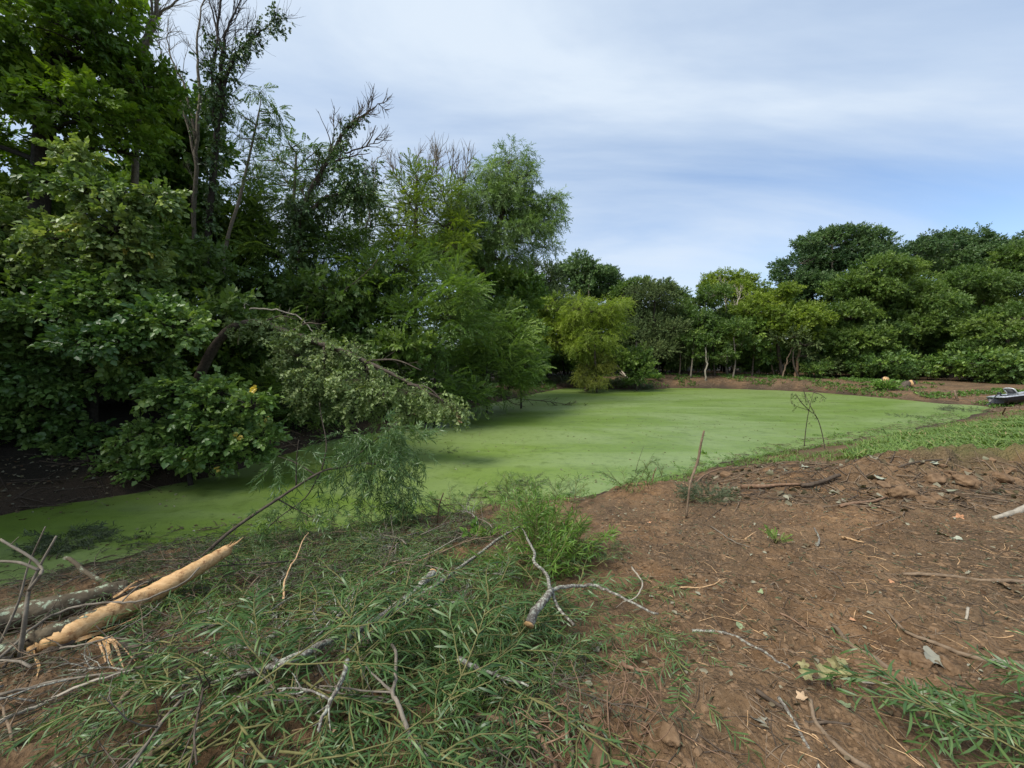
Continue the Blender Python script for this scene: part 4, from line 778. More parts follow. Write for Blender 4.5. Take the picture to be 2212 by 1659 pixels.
# ================================================================== FOREGROUND: cut willow
WL = [blade(.085, b, 4) for b in (.05, .25, .55)]
def willow_branch(seed, length, twigs, leaf=(.065, .115), arch=.12, spread=.45, upright=0.0, per=24):
    g = np.random.default_rng(seed); wood = MB(); fol = MB()
    t = np.linspace(0, 1, 9); s = np.stack([.08 * length * np.sin(t * 3 + g.random() * 3), t * length, arch * np.sin(t * 2.6) * length * .5 + upright * t * length], 1)
    tube(wood, s, [.006, .002], 5, .1, g=g); tws = [s[3:]]
    for k in range(twigs):
        a = s[int(1 + 7 * k / twigs)]; sd = -1 if k % 2 else 1; d = nrm(np.array([sd * g.uniform(.4, 1), g.uniform(.5, 1.1), g.uniform(-.05, .5) + upright])); l = g.uniform(.6, 1.2) * spread; q = [a]
        for _ in range(5): d = nrm(d + g.normal(0, .12, 3) + np.array([0, .05, -.10])); q.append(q[-1] + d * l / 5)
        q = np.array(q); q[:, 2] = np.maximum(q[:, 2], -.03); tube(wood, q, [.005, .0015], 4, cap=False); tws.append(q)
    for q in tws:
        n = per + int(g.integers(0, 5)); tt = np.linspace(.1, 1, n) * (len(q) - 1.001); i0 = tt.astype(int); pos = q[i0] + (q[i0 + 1] - q[i0]) * (tt - i0)[:, None]; d = nrm(q[i0 + 1] - q[i0])
        side = nrm(np.cross(d, np.array([0, 0, 1.0]))) * np.where(np.arange(n) % 2, 1, -1)[:, None]
        dd = nrm(d * .75 + side * g.uniform(.5, 1.1, (n, 1)) + g.normal(0, .25, (n, 3)) + np.array([0, 0, .05])); M = frames(dd, np.tile([0, 0, 1.0], (n, 1)) + g.normal(0, .4, (n, 3)), .6, g)
        sc = g.uniform(*leaf, n); ti = np.clip(.5 + g.normal(0, .17, n), 0, 1); kk = g.integers(0, 3, n)
        for z in range(3):
            m_ = kk == z
            if m_.any(): fol.inst(WL[z], pos[m_], M[m_], sc[m_], ti[m_])
    return wood, fol
def willow_thing(name, label, cat, group, seed, mat='cut', bark='green', **kw):
    w, f = willow_branch(seed, **kw); r = thing(name, label, cat, (0, 0, 0), group); w.obj('stem', BK[bark], r); f.obj('foliage', LM[mat], r); return r
def lay(root, x, y, yaw, lift=.02, sc=1.0, first=False, pitch=None, label=None, group=None):
    e = .4; dx, dy = -math.sin(yaw), math.cos(yaw); z0 = float(hgt(x, y)); z1 = float(hgt(x + dx * e, y + dy * e, False)) - float(hgt(x, y, False))
    pt = math.atan2(z1, e) if pitch is None else pitch; z0 = max(z0, WZ)
    if first: root.location = (x, y, z0 + lift); root.rotation_euler = (pt, 0, yaw); root.scale = (sc,) * 3; return root
    return dup(root, (x, y, z0 + lift), (pt, 0, yaw), sc, label, group)
GW = 'cut willow branches littering the near bank'
PW = [willow_thing('willow_branch', 'cut leafy willow branch lying in the green tangle on the near bank', 'branch', GW, 600 + k, 'cut', length=g_, twigs=t_) for k, (g_, t_) in enumerate(((.9, 8), (1.1, 10), (.8, 7), (1.2, 9)))]
PD = [willow_thing('willow_branch', 'dull withered willow branch in the brush by the water edge on the left', 'branch', 'withered willow branches by the water', 620 + k, 'dull', 'brown', length=.9, twigs=8, leaf=(.06, .10), per=13) for k in range(3)]
def scatter(poly, n, g):
    """n points of the ground inside a polygon drawn on the photo, evenly spread over the ground"""
    w = np.array([G(u, v)[:2] for u, v in poly]); lo, hi = w.min(0), w.max(0); out = []
    while len(out) < n:
        q = g.uniform(lo, hi, (n * 3, 2)); q = q[inpoly(q[:, 0], q[:, 1], w)]; out += list(q)
    return np.array(out[:n])
g = np.random.default_rng(31)
def carpet(protos, poly, n, g, yaw=(0, 6.28), sc=(.75, 1.15), lift=(.01, .12)):
    for k, (x, y) in enumerate(scatter(poly, n, g)):
        pr_ = protos[k % len(protos)]; first = not pr_.get('_used')
        lay(pr_, x, y, g.uniform(*yaw), g.uniform(*lift), g.uniform(*sc), first); pr_['_used'] = 1
carpet(PW, [(380, 1240), (560, 1175), (760, 1160), (960, 1130), (1090, 1150), (960, 1260), (700, 1400), (480, 1440), (330, 1420)], 95, g, lift=(0, .06), sc=(.5, .9))
carpet(PW, [(620, 1400), (880, 1300), (1000, 1380), (1130, 1470), (1000, 1560), (900, 1659), (600, 1659), (480, 1640)], 40, g, lift=(.0, .10))
carpet(PW, [(1050, 1260), (1180, 1180), (1330, 1250), (1400, 1330), (1250, 1420), (1080, 1350)], 14, g, sc=(.6, .9))
carpet(PW, [(980, 1400), (1200, 1380), (1330, 1440), (1250, 1530), (1050, 1530)], 9, g, sc=(.5, .8), lift=(.0, .04))
carpet(PW, [(330, 1560), (620, 1480), (560, 1659), (330, 1659)], 8, g, lift=(.0, .1))
carpet(PW, [(60, 1300), (180, 1240), (420, 1190), (620, 1165), (740, 1160), (640, 1200), (440, 1240), (240, 1300)], 26, g, sc=(.4, .7), lift=(.0, .05))
carpet(PD, [(0, 1290), (180, 1225), (420, 1180), (620, 1160), (740, 1150), (640, 1190), (440, 1230), (240, 1290), (0, 1390)], 34, g, sc=(.6, 1.0), lift=(.0, .06))
carpet(PD, [(380, 1240), (560, 1175), (760, 1150), (1000, 1115), (1090, 1150), (960, 1260), (700, 1400), (480, 1440), (330, 1420)], 80, g, lift=(.0, .05), sc=(.6, 1.0))
carpet(PD, [(560, 1440), (900, 1280), (1330, 1430), (1250, 1560), (900, 1659), (300, 1659)], 26, g, lift=(.0, .03), sc=(.5, .9))
carpet(PD, [(0, 1440), (300, 1430), (380, 1500), (200, 1560), (0, 1600)], 16, g, sc=(.5, .8), lift=(.0, .04))
for r in PW + PD: del r['_used']
PB = []
for k, mt in enumerate(('lichen', 'grey', 'stick', 'brown')):
    gg = np.random.default_rng(660 + k); mb = MB(); t = np.linspace(0, 1, 7); sp_b = np.stack([.05 * np.sin(t * 5 + k), t * 1.0, .03 + .05 * np.sin(t * 3)], 1); tube(mb, sp_b, [.010, .004], 6, .2, g=gg); twiggy(mb, sp_b, gg, 7, (.15, .45), .005, 2, .1, .1)
    o = mb.obj('bare_branch', BK[mt]); tag(o, 'thin bare branch with side twigs lying in the leafy tangle of the near bank', 'branch', 'thin bare branches in the tangle'); PB.append(o)
carpet(PB, [(380, 1240), (560, 1185), (960, 1140), (1110, 1160), (1000, 1300), (1150, 1480), (950, 1600), (560, 1640), (300, 1600), (330, 1420)], 44, g, sc=(.5, 1.1), lift=(.02, .10))
carpet(PB, [(0, 1430), (300, 1440), (380, 1520), (300, 1659), (0, 1659)], 16, g, sc=(.5, .9), lift=(.01, .05))
for r_ in PB: del r_['_used']
NW = [('big dark willow branch with long leaves in the near foreground, left of the middle', 760, 1600, .3, .45), ('long leafed willow branch fanning up at the bottom edge below the pale forked stick', 900, 1640, -.4, .5), ('leafy willow spray rising over the lichen branch in front', 700, 1480, -.8, .55), ('willow spray with long leaves crossing the bottom edge at centre left', 620, 1640, .9, .3),
      ('dark willow bundle in the bottom right corner', 2640, 1640, 1.3, .15), ('willow bundle spreading left in the bottom right corner', 2590, 1600, 1.5, .2), ('willow bundle running out of the frame at bottom right', 2560, 1730, 1.1, .2), ('lowest willow spray in the bottom right corner', 2400, 1770, .8, .25)]
for k, (lb, u, v, yaw, up) in enumerate(NW):
    r = willow_thing('willow_branch', lb, 'branch', 'large willow branches nearest the viewer', 640 + k, 'cut', length=.75, twigs=10, leaf=(.09, .145), upright=up, spread=.36, per=18); p = G(u, v); lay(r, p[0], p[1], yaw, .02, .95 if u > 1900 else 1.0, True)
# upright green willow clump in the middle
b0 = G(1195, 1245); r = thing('willow_clump', 'dense bright green willow clump growing upright in the middle of the near bank', 'shrub', b0)
wood = MB(); fol = MB(); g = np.random.default_rng(66)
for k in range(46):
    a = g.uniform(0, 6.283); lean = g.uniform(.15, 1.05); w, f = willow_branch(700 + k, g.uniform(.35, .68), 5, (.07, .125), .0, .26, 0, 13)
    M = rot('z', a) @ rot('x', math.pi / 2 - lean); o = b0 + np.array([g.normal() * .16, g.normal() * .26 + .35, -.03])
    for src, dst in ((w, wood), (f, fol)):
        for V in src.v: V[:] = V @ M.T + o
        for V, nq, in ((src, 0),):
            VV = np.concatenate(src.v); dst.add(VV, np.concatenate(src.q) if src.q else None, np.concatenate(src.t) if src.t else None, np.concatenate(src.a))
wood.obj('stem', BK['green'], r, b0); fol.obj('foliage', LM['fresh'], r, b0)
# shoots and low greenery on the edge of the near shore
PS = [willow_thing('willow_shoot', 'young willow shoot standing in the row along the near water edge', 'plant', 'willow shoots along the near shore', 800 + k, 'fresh' if k % 2 else 'cut', length=.5, twigs=5, leaf=(.06, .11), arch=.05, spread=.25, per=11) for k in range(3)]
g = np.random.default_rng(68); k = 0
for poly, n in (([(560, 1165), (760, 1140), (1000, 1095), (1130, 1075), (1130, 1110), (980, 1140), (760, 1165)], 40), ([(1090, 1080), (1230, 1070), (1290, 1095), (1200, 1140), (1080, 1130)], 22), ([(1330, 1055), (1430, 1030), (1440, 1050), (1370, 1075)], 12)):
    for x, y in scatter(poly, n, g):
        pr_ = PS[k % 3]; lay(pr_, x, y, g.uniform(0, 6.28), 0, g.uniform(.6, 1.1), k < 3, g.uniform(.5, 1.4)); k += 1
# the broken willow bent over the water
b0 = G(415, 1222); wy = b0[1]; r = thing('broken_willow', 'broken willow pole leaning out over the duckweed with drooping feathery leaves', 'tree', b0); wood = MB(); fol = MB(); g = np.random.default_rng(69)
main = spline([b0] + [P(u, v, wy + dy) for u, v, dy in ((500, 1146, .25), (600, 1078, .6), (692, 1020, .9), (740, 1010, 1.0), (790, 1000, 1.1))], 8); tube(wood, main, [.022, .016, .006], 7, .12, g=g)
for pts in ([(692, 1020, .9), (660, 1075, .8), (600, 1120, .6), (560, 1160, .5)], [(695, 1015, .9), (705, 960, 1.0), (694, 900, 1.1), (690, 870, 1.1)], [(600, 1078, .6), (640, 1100, .7), (700, 1130, .7)], [(680, 1025, .9), (640, 1000, 1.0), (600, 985, 1.0)], [(740, 1010, 1.0), (800, 960, 1.2), (860, 910, 1.3)], [(640, 1050, .8), (640, 1000, .8), (645, 950, .8)], [(790, 1000, 1.1), (850, 1010, 1.2), (900, 1040, 1.2)]):
    tube(wood, spline([P(u, v, wy + dy) for u, v, dy in pts], 5), [.010, .004], 5, .1, g=g)
for (u, v, ru, rv, dy, n) in ((650, 985, 60, 36, 1.0, 26), (600, 1010, 30, 30, 1.0, 12), (770, 950, 60, 30, 1.2, 44), (830, 930, 60, 30, 1.2, 46), (880, 970, 45, 40, 1.2, 44), (830, 1000, 70, 40, 1.1, 60), (760, 1010, 50, 40, 1.0, 36), (880, 1050, 45, 45, 1.2, 34), (820, 1060, 55, 40, 1.1, 34), (890, 1110, 25, 25, 1.2, 14), (640, 1090, 60, 30, .7, 22), (740, 1100, 40, 26, .9, 14), (560, 1120, 40, 26, .5, 10)):
    q = sph(n, g) * g.uniform(.3, 1, (n, 1)); k = (wy + dy) / FPX; pos = P(u, v, wy + dy) + q * np.array([ru * k, ru * k * .8, rv * k]); leaves_at(fol, 'cutw', pos, nrm(q + np.array([0, 0, -.6]) + g.normal(0, .4, (n, 3))), g, 1.0, .6, .55, .18)
wood.obj('stem', BK['brown'], r, b0); fol.obj('foliage', LM['cut'], r, b0)
# ================================================================== FOREGROUND: branches, logs, sticks
stick('lichen_branch', 'thick lichen crusted branch with a sawn end in the middle of the tangle', 'branch', [(936, 1236, .09), (905, 1268, .07), (860, 1305, .05), (790, 1352, .05), (705, 1392, .04), (600, 1428, .04), (500, 1462, .03), (370, 1508, .03)], .032, .004, 'lichen', cut=True, forks=[([(700, 1394, .04), (600, 1440, .03), (520, 1446, .03), (440, 1408, .04)], .014, .006), ([(600, 1428, .04), (560, 1400, .06), (530, 1390, .06)], .008, .004)], tw=(5, (.08, .22), .005, 1))
stick('lichen_branch', 'straight lichen pole pointing up to the forked branch', 'branch', [(838, 1332, .03), (900, 1292, .03), (1010, 1215, .04), (1080, 1165, .06), (1124, 1137, .08)], .016, .013, 'lichen', tw=(2, (.1, .2), .004, 1))
stick('forked_branch', 'pale forked branch with a sawn thick foot lying over the willow clump', 'branch', [(1143, 1350, .05), (1160, 1315, .08), (1192, 1275, .10)], .030, .022, 'lichen', cut=True, forks=[([(1192, 1275, .10), (1180, 1240, .12), (1155, 1215, .14), (1150, 1185, .16), (1126, 1138, .12)], .014, .010), ([(1192, 1275, .10), (1250, 1266, .10), (1290, 1268, .08), (1340, 1290, .05), (1422, 1326, .02)], .013, .007), ([(1192, 1275, .1), (1205, 1310, .05), (1240, 1350, .02)], .012, .008)])
stick('lichen_stick', 'short knobbly lichen stick below the forked branch', 'stick', [(988, 1424, .06), (1030, 1442, .05), (1065, 1458, .04), (1142, 1482, .02)], .014, .005, 'lichen', tw=(4, (.05, .12), .005, 1))
stick('pale_branch', 'smooth pale crooked branch running to the bottom edge left of the middle', 'branch', [(846, 1392, .10), (856, 1450, .10), (851, 1495, .09), (868, 1540, .07), (893, 1600, .04), (930, 1659, .02)], .008, .011, 'grey', forks=[([(851, 1497, .09), (815, 1465, .09), (790, 1440, .08)], .007, .003), ([(851, 1497, .09), (780, 1490, .07), (690, 1482, .05)], .005, .003)])
stick('lichen_branch', 'lichen branch with stubby side twigs near the bottom left of the middle', 'branch', [(750, 1425, .10), (735, 1480, .10), (712, 1512, .09), (696, 1545, .07), (690, 1580, .05)], .012, .006, 'lichen', tw=(5, (.05, .13), .005, 1), forks=[([(712, 1512, .09), (660, 1490, .08), (600, 1488, .06)], .005, .003)])
SB = [('thin grey stick along the dirt at lower left', [(360, 1508, .02), (470, 1475, .03), (560, 1455, .04), (640, 1410, .03)], .008, .005, 'grey'), ('long bare stick sloping through the brush at lower left', [(250, 1530, .02), (330, 1460, .04), (440, 1400, .06), (560, 1370, .04)], .010, .006, 'stick'),
      ('bleached twig at the left edge below the log', [(0, 1560, .02), (90, 1520, .03), (190, 1480, .03), (320, 1440, .05)], .009, .004, 'pale'), ('pale twig crossing the brush under the splintered trunk', [(0, 1500, .03), (120, 1470, .04), (260, 1452, .04)], .007, .004, 'grey'),
      ('brown stick pointing down the bank toward the left bottom corner', [(280, 1659, .02), (400, 1580, .03), (520, 1510, .03)], .011, .006, 'stick'), ('thin dark stick near the bottom edge on the left', [(330, 1620, .02), (350, 1540, .05), (420, 1470, .05)], .006, .004, 'darkstick'),
      ('slim brown stick low in the left tangle', [(440, 1560, .02), (540, 1520, .03), (640, 1470, .02)], .009, .005, 'stick'), ('grey lichen twig in the upper tangle', [(560, 1330, .03), (640, 1285, .04), (740, 1240, .04)], .008, .004, 'lichen'),
      ('second grey lichen twig in the upper tangle, right of the first', [(760, 1340, .04), (800, 1280, .05), (850, 1235, .05)], .007, .004, 'lichen'), ('pale twig on the reddish soil above the sawn end', [(840, 1215, .02), (930, 1195, .03), (1010, 1150, .02)], .007, .004, 'pale'),
      ('orange torn twig on the soil above the sawn end', [(900, 1215, .02), (950, 1190, .03)], .008, .004, 'chip'), ('thin stem crossing the tangle near the centre', [(720, 1250, .05), (850, 1300, .06), (960, 1280, .05), (1060, 1270, .03)], .005, .003, 'brown'),
      ('curved pale twig above the forked branch on the right', [(1365, 1225, .10), (1385, 1260, .08), (1375, 1290, .05), (1345, 1300, .04)], .006, .003, 'pale')]
for lb, pts, r0, r1, mt in SB: stick('dead_stick', lb, 'stick', pts, r0 * 1.2, r1 * 1.2, mt, 'bare sticks in the left tangle', dz=.05, tw=(2, (.06, .16), .003, 1))
stick('torn_stem', 'reddish torn stem standing up from the left tangle', 'stem', [(600, 1322, .02), (612, 1285, .12), (618, 1253, .20), (632, 1215, .30), (655, 1165, .42), (666, 1150, .46)], .011, .003, 'chip')
stick('torn_stem', 'short split stem leaning in front of the taller torn one', 'stem', [(520, 1300, .1), (560, 1245, .14), (600, 1225, .15)], .008, .004, 'stick')
# the splintered trunk and the old logs under it
b0 = G(75, 1402, .06); r = thing('splintered_trunk', 'freshly splintered tree trunk stripped to yellow wood, its pointed end raised', 'log', b0); g = np.random.default_rng(71)
s = spline([G(u, v, l) for u, v, l in ((70, 1404, .05), (150, 1368, .08), (230, 1330, .10), (310, 1292, .13), (390, 1248, .19), (450, 1213, .26), (492, 1188, .32))], 8); mb = MB(); tube(mb, s, [.040, .074, .080, .072, .060, .050], 16, .14, g=g); mb.obj('peeled_wood', BK['raw'], r, b0)
tipd = nrm(s[-1] - s[-3])
for k, (dx, dz, l, rr) in enumerate(((.025, .022, .17, .018), (-.02, -.02, .09, .016), (.0, .04, .07, .012), (.02, -.028, .06, .014), (-.03, .015, .12, .012), (.0, .0, .05, .02))):
    mb = MB(); a = s[-2] + np.array([dx * .5, 0, dz]); tube(mb, [a - tipd * .06, a, a + tipd * l * .6, a + tipd * l + np.array([0, 0, .02])], [rr, rr, rr * .6, .002], 6, .25, g=g); mb.obj('splinter', BK['raw'], r, b0)
off = np.array([-.02, .02, .05]); bs = s[:22] + off * np.linspace(1.1, .6, 22)[:, None]; mb = MB(); tube(mb, bs + g.normal(0, .006, bs.shape), [.06, .045, .02], 7, .5, g=g); mb.obj('bark', BK['mossy'], r, b0)
mb = MB(); bs = s[2:20] + np.array([.02, -.03, -.05]); tube(mb, bs + g.normal(0, .005, bs.shape), [.035, .04, .02], 7, .5, g=g); mb.obj('bark', BK['brown'], r, b0)
def ribbon(mb, pts, w, g, tw=1.0):
    p = spline(pts, 5); n = len(p); d = nrm(np.gradient(p, axis=0)); a0 = nrm(g.normal(size=3)); V = []
    for k in range(n):
        sd = nrm(np.cross(d[k], a0)); nn = np.cross(d[k], sd); an = tw * k / n; sd = sd * math.cos(an) + nn * math.sin(an); up = np.cross(d[k], sd) * .003; ww = w * (1 - .8 * (k / (n - 1)) ** 2) * g.uniform(.8, 1.15)
        V += [p[k] - sd * ww - up, p[k] + sd * ww - up, p[k] + sd * ww * .8 + up, p[k] - sd * ww * .8 + up]
    mb.add(V, [(4 * k + a, 4 * k + (a + 1) % 4, 4 * k + 4 + (a + 1) % 4, 4 * k + 4 + a) for k in range(n - 1) for a in range(4)] + [(0, 3, 2, 1), (4 * n - 4, 4 * n - 3, 4 * n - 2, 4 * n - 1)])
for w_, pts in ((.020, [(222, 1378, .09), (232, 1400, .08), (240, 1428, .04), (252, 1448, .01)]), (.014, [(232, 1376, .08), (250, 1396, .09), (262, 1430, .05), (268, 1447, .01)]), (.012, [(212, 1382, .07), (222, 1408, .06), (228, 1430, .03)]), (.010, [(238, 1374, .08), (268, 1402, .05), (292, 1428, .02)]), (.016, [(74, 1398, .05), (76, 1418, .05), (84, 1438, .03), (80, 1462, .01)]), (.018, [(185, 1392, .06), (215, 1378, .12), (238, 1388, .13), (252, 1382, .12)]),
                (.022, [(150, 1388, .05), (200, 1372, .06), (260, 1350, .08), (300, 1330, .10)]), (.016, [(245, 1290, .16), (280, 1272, .19), (318, 1262, .19)]), (.013, [(255, 1286, .17), (285, 1262, .22), (310, 1250, .22)])):
    mb = MB(); ribbon(mb, [G(*q) for q in pts], w_ * .62, g, 2.2); mb.obj('torn_fibre', BK['chip' if w_ < .015 else 'raw'], r, b0).data.shade_flat()
stick('bark_log', 'short bark covered log piece lying under the splintered trunk', 'log', [(368, 1434, .02), (320, 1415, .03), (250, 1394, .04)], .026, .032, 'brown', cut=True, sides=10)
stick('mossy_log', 'old log with pale green lichen patches left of the splintered trunk', 'log', [(275, 1270, .06), (200, 1290, .07), (100, 1318, .08), (0, 1345, .08), (-150, 1390, .08)], .07, .11, 'mossy', rough=.12, sides=14, forks=[([(240, 1272, .06), (185, 1235, .2), (140, 1205, .3)], .022, .016)])
stick('dark_log', 'dark rotten log in the mud behind the splintered trunk', 'log', [(250, 1292, .04), (330, 1262, .05), (420, 1232, .05), (470, 1212, .04)], .05, .03, 'darkstick', rough=.25, sides=10)
stick('dark_log', 'dark log at the left edge under the lichen log', 'log', [(-60, 1420, .05), (40, 1395, .06), (140, 1362, .05)], .06, .05, 'mossy', rough=.25, sides=10)
stick('thin_branch', 'long thin grey branch lying across the splintered trunk', 'branch', [(0, 1420, .12), (110, 1330, .16), (200, 1305, .19), (280, 1300, .20), (340, 1285, .22), (400, 1255, .28), (432, 1225, .34)], .009, .006, 'grey', forks=[([(265, 1298, .20), (300, 1265, .24), (322, 1256, .26)], .006, .003)])
stick('thin_branch', 'thin twig passing in front of the splintered trunk', 'branch', [(130, 1400, .10), (220, 1382, .14), (300, 1340, .15), (350, 1300, .18)], .006, .004, 'grey', forks=[([(220, 1378, .14), (300, 1382, .10), (370, 1385, .05)], .004, .002)])
b0 = G(40, 1440); YY = b0[1]; g = np.random.default_rng(73); mb = MB()
for pts, a, b in (([(40, 1440, 0), (55, 1330, 0), (62, 1280, .05), (85, 1225, .1), (122, 1158, .15)], .014, .006), ([(62, 1275, .05), (88, 1240, .05), (86, 1222, .1), (60, 1200, .1), (0, 1165, .1)], .011, .008), ([(85, 1232, .06), (40, 1215, .05), (-20, 1212, .05)], .009, .008), ([(0, 1390, .1), (40, 1300, .15), (62, 1220, .2), (98, 1138, .2)], .008, .004), ([(20, 1180, .1), (40, 1160, .1)], .004, .002)):
    tube(mb, spline([P(u, v, YY + dy) for u, v, dy in pts], 6), [a, b], 6, .15, g=g)
tag(mb.obj('bare_sapling', BK['grey'], None, b0), 'bare bent sapling standing at the left edge in front of the logs', 'sapling')
# sticks, roots and wood on the bare soil
def dd(q): return [(1382.5 + .45 * p[0], 912.5 + .45 * p[1], *p[2:]) for p in q]
SD = [('long thick bare stick sloping down the soil to the lower right', dd([(925, 975), (1010, 1060), (1150, 1150), (1300, 1240), (1500, 1340), (1720, 1440)]), .013, .022, 'stick'), ('long smooth stick above it sloping to the right edge', dd([(1180, 900), (1280, 1010), (1450, 1070), (1640, 1140), (1843, 1170), (1950, 1180)]), .008, .018, 'stick'),
      ('straight grey stick lying level at the right edge', dd([(1260, 727), (1500, 742), (1700, 762), (1900, 772)]), .014, .014, 'stick'), ('thin lichen twig on the soil right of the forked branch', dd([(250, 1000), (400, 1012), (540, 1070), (640, 1130), (720, 1182)]), .010, .006, 'lichen'),
      ('dark stick under the wilted leaf spray', dd([(770, 1175), (850, 1230), (935, 1272)]), .008, .005, 'darkstick'), ('dark stub of a stick below the wilted leaf spray', dd([(555, 1285), (620, 1330), (690, 1372)]), .012, .009, 'darkstick'),
      ('split slab of orange wood on the crest', dd([(490, 308, .04), (570, 306, .05), (640, 302, .04), (770, 296, .03)]), .040, .014, 'root'), ('dark broken branch right of the orange slab', dd([(775, 300, .05), (840, 292, .06), (960, 252, .08)]), .035, .025, 'darkstick'),
      ('reddish root stick below the dark broken branch', dd([(960, 402), (1090, 385), (1185, 360)]), .022, .012, 'root'), ('brown stick running to the bottom edge left of the corner willow', dd([(818, 1330), (850, 1440), (950, 1560), (1110, 1665)]), .010, .012, 'stick'),
      ('short level stick meeting the brown one', dd([(790, 1436), (900, 1440), (1010, 1446)]), .007, .005, 'darkstick'), ('grey lichen stick left of the brown one', dd([(665, 1320), (760, 1470), (860, 1659)]), .008, .007, 'lichen'),
      ('small dark curved stick in the middle of the bare soil', dd([(860, 690), (940, 728), (982, 790)]), .010, .006, 'darkstick'), ('white twig running to the corner willow', dd([(1050, 1245), (1220, 1260), (1330, 1300), (1400, 1330)]), .005, .004, 'pale'),
      ('pale barkless log end at the right edge by the soil heap', dd([(1700, 458), (1770, 440), (1850, 412), (1950, 380)]), .02, .05, 'pale'), ('thin stick at upper right of the bare soil', dd([(1060, 520), (1170, 490), (1250, 450)]), .009, .005, 'stick'),
      ('orange splinter on the middle of the bare soil', dd([(970, 552), (1020, 562), (1075, 576)]), .016, .004, 'chip'), ('small orange splinter near the withered weed heap', dd([(505, 560), (530, 540), (560, 522)]), .009, .003, 'chip'),
      ('bluish lichen twig standing askew on the soil', dd([(850, 590), (860, 560), (835, 505, .1)]), .012, .008, 'lichen'), ('grey twig pair lying left of the tiny fern', dd([(340, 500), (430, 560), (525, 598)]), .008, .004, 'grey'),
      ('curved root stick on the crest behind the orange slab', dd([(270, 290), (330, 240, .08), (450, 205, .1)]), .018, .010, 'root'), ('long dark stick along the crest below the grass', dd([(1240, 215), (1350, 190, .05), (1490, 175)]), .016, .012, 'darkstick'),
      ('thin pale stick along the crest left of the soil heap', dd([(560, 225), (720, 190, .08), (900, 205, .05)]), .010, .008, 'stick'), ('small stick on the dirt right of the forked branch foot', dd([(60, 790), (300, 790), (420, 750)]), .006, .004, 'chip'),
      ('twig beside the grass tuft hole', dd([(600, 800), (650, 770), (690, 870)]), .007, .004, 'stick'), ('short twig right of it', dd([(790, 800), (825, 840), (835, 890)]), .007, .004, 'stick'), ('reddish twig above the thick bare stick', dd([(670, 915), (740, 950), (810, 1005)]), .008, .004, 'root'),
      ('tiny pale twig near the right edge', dd([(1575, 890), (1565, 945)]), .009, .007, 'pale'), ('branching root at the bottom edge of the middle', [(1001, 1551, .02), (1045, 1547, .04), (1085, 1555, .04), (1140, 1566, .04), (1172, 1605, .03), (1202, 1662, .01)], .012, .018, 'root'),
      ('root stick joining the branching root from the right', [(1144, 1562, .03), (1185, 1552, .03), (1234, 1538, .01)], .012, .005, 'root'), ('straight tan stick at the bottom edge right of the root', [(1222, 1578, .02), (1236, 1620, .03), (1232, 1665, .02)], .010, .010, 'stick'), ('root below the bark scrap at the middle', [(1340, 1425, .02), (1352, 1440, .04), (1400, 1452, .02)], .014, .008, 'root')]
for lb, pts, r0, r1, mt in SD: stick('soil_stick', lb if len(lb.split()) > 3 else lb + ' on the soil', 'stick', pts, r0, r1, mt, 'sticks lying on the bare soil')
sb = G(1482, 1120); mb = MB(); tube(mb, spline([sb] + [P(u, v, sb[1] + d) for u, v, d in ((1490, 1050, .0), (1494, 1034, .05), (1508, 993, .1), (1514, 960, .1), (1521, 930, .1))], 6), [.013, .018, .012], 7, .25)
tag(mb.obj('upright_stick', BK['stick'], None, sb), 'tall crooked stick standing upright in the soil before the pond', 'stick')
for k, (pts, r, lb) in enumerate((([(1368, 1040), (1378, 1000), (1390, 965)], .006, 'thin twig rising from the water left of the tall upright stick'), ([(945, 1130), (948, 1095), (958, 1065)], .014, 'short brown stub standing at the near shore in the middle'), ([(1408, 1045), (1412, 1025), (1418, 1010)], .012, 'reddish stub on the shore left of the tall upright stick'))):
    sb = G(*pts[0]); mb = MB(); tube(mb, spline([sb] + [P(u, v, sb[1]) for u, v in pts[1:]], 5), [r, r * .6], 6, .3); tag(mb.obj('upright_twig', BK['root' if k else 'brown'], None, sb), lb, 'twig')
# roots tangled at bottom
g = np.random.default_rng(81); p0 = G(1330, 1590); mb = MB()
for k in range(46):
    q = [p0 + np.array([g.normal() * .12, g.normal() * .08, .01])]; d = nrm(np.array([g.normal(), g.normal() * .7, .3]))
    for _ in range(6): d = nrm(d + g.normal(0, .45, 3) + np.array([0, 0, -.12])); e = q[-1] + d * .06; e[2] = max(e[2], float(hgt(e[0], e[1])) + .004); q.append(e)
    tube(mb, spline(q, 3), [.004, .0015], 4)
tag(mb.obj('root_tangle', BK['root'], None, p0), 'tangle of torn fine roots near the bottom edge right of the middle', 'roots')
# ================================================================== SOIL LUMPS, LEAVES, GRASS
def lump(seed, sub=2):
    import bmesh
    bm = bmesh.new(); bmesh.ops.create_icosphere(bm, subdivisions=sub, radius=1); V = np.array([v.co[:] for v in bm.verts]); F = np.array([[v.index for v in f.verts] for f in bm.faces]); bm.free()
    g = np.random.default_rng(seed); D = nrm(g.normal(size=(9, 3))); am = g.uniform(-.35, .35, 9); r = 1 + sum(a * np.exp(-4 * (1 - V @ d)) for a, d in zip(am, D)) + .45 * (fbm(V[:, 0] * 3.1 + seed, V[:, 1] * 2.7 + V[:, 2] * 2.9, seed, 4, .6) + fbm(V[:, 2] * 3.3 + seed, V[:, 0] * 2.9 - V[:, 1] * 2.5, seed + 3, 4, .6) - 1)
    for d in D[:5]: r = np.minimum(r, .78 / np.maximum(V @ d, .05))           # flat broken faces
    return V * r[:, None] * np.array([1, .85, .65]), E4, F
LU = [lump(k, 1) for k in range(6)]; LU3 = [lump(20 + k, 4) for k in range(5)]
soil_lump = bark_mat('soil_lump', (.088, .052, .027), (.235, .150, .085), scale=13, bump=1.0)
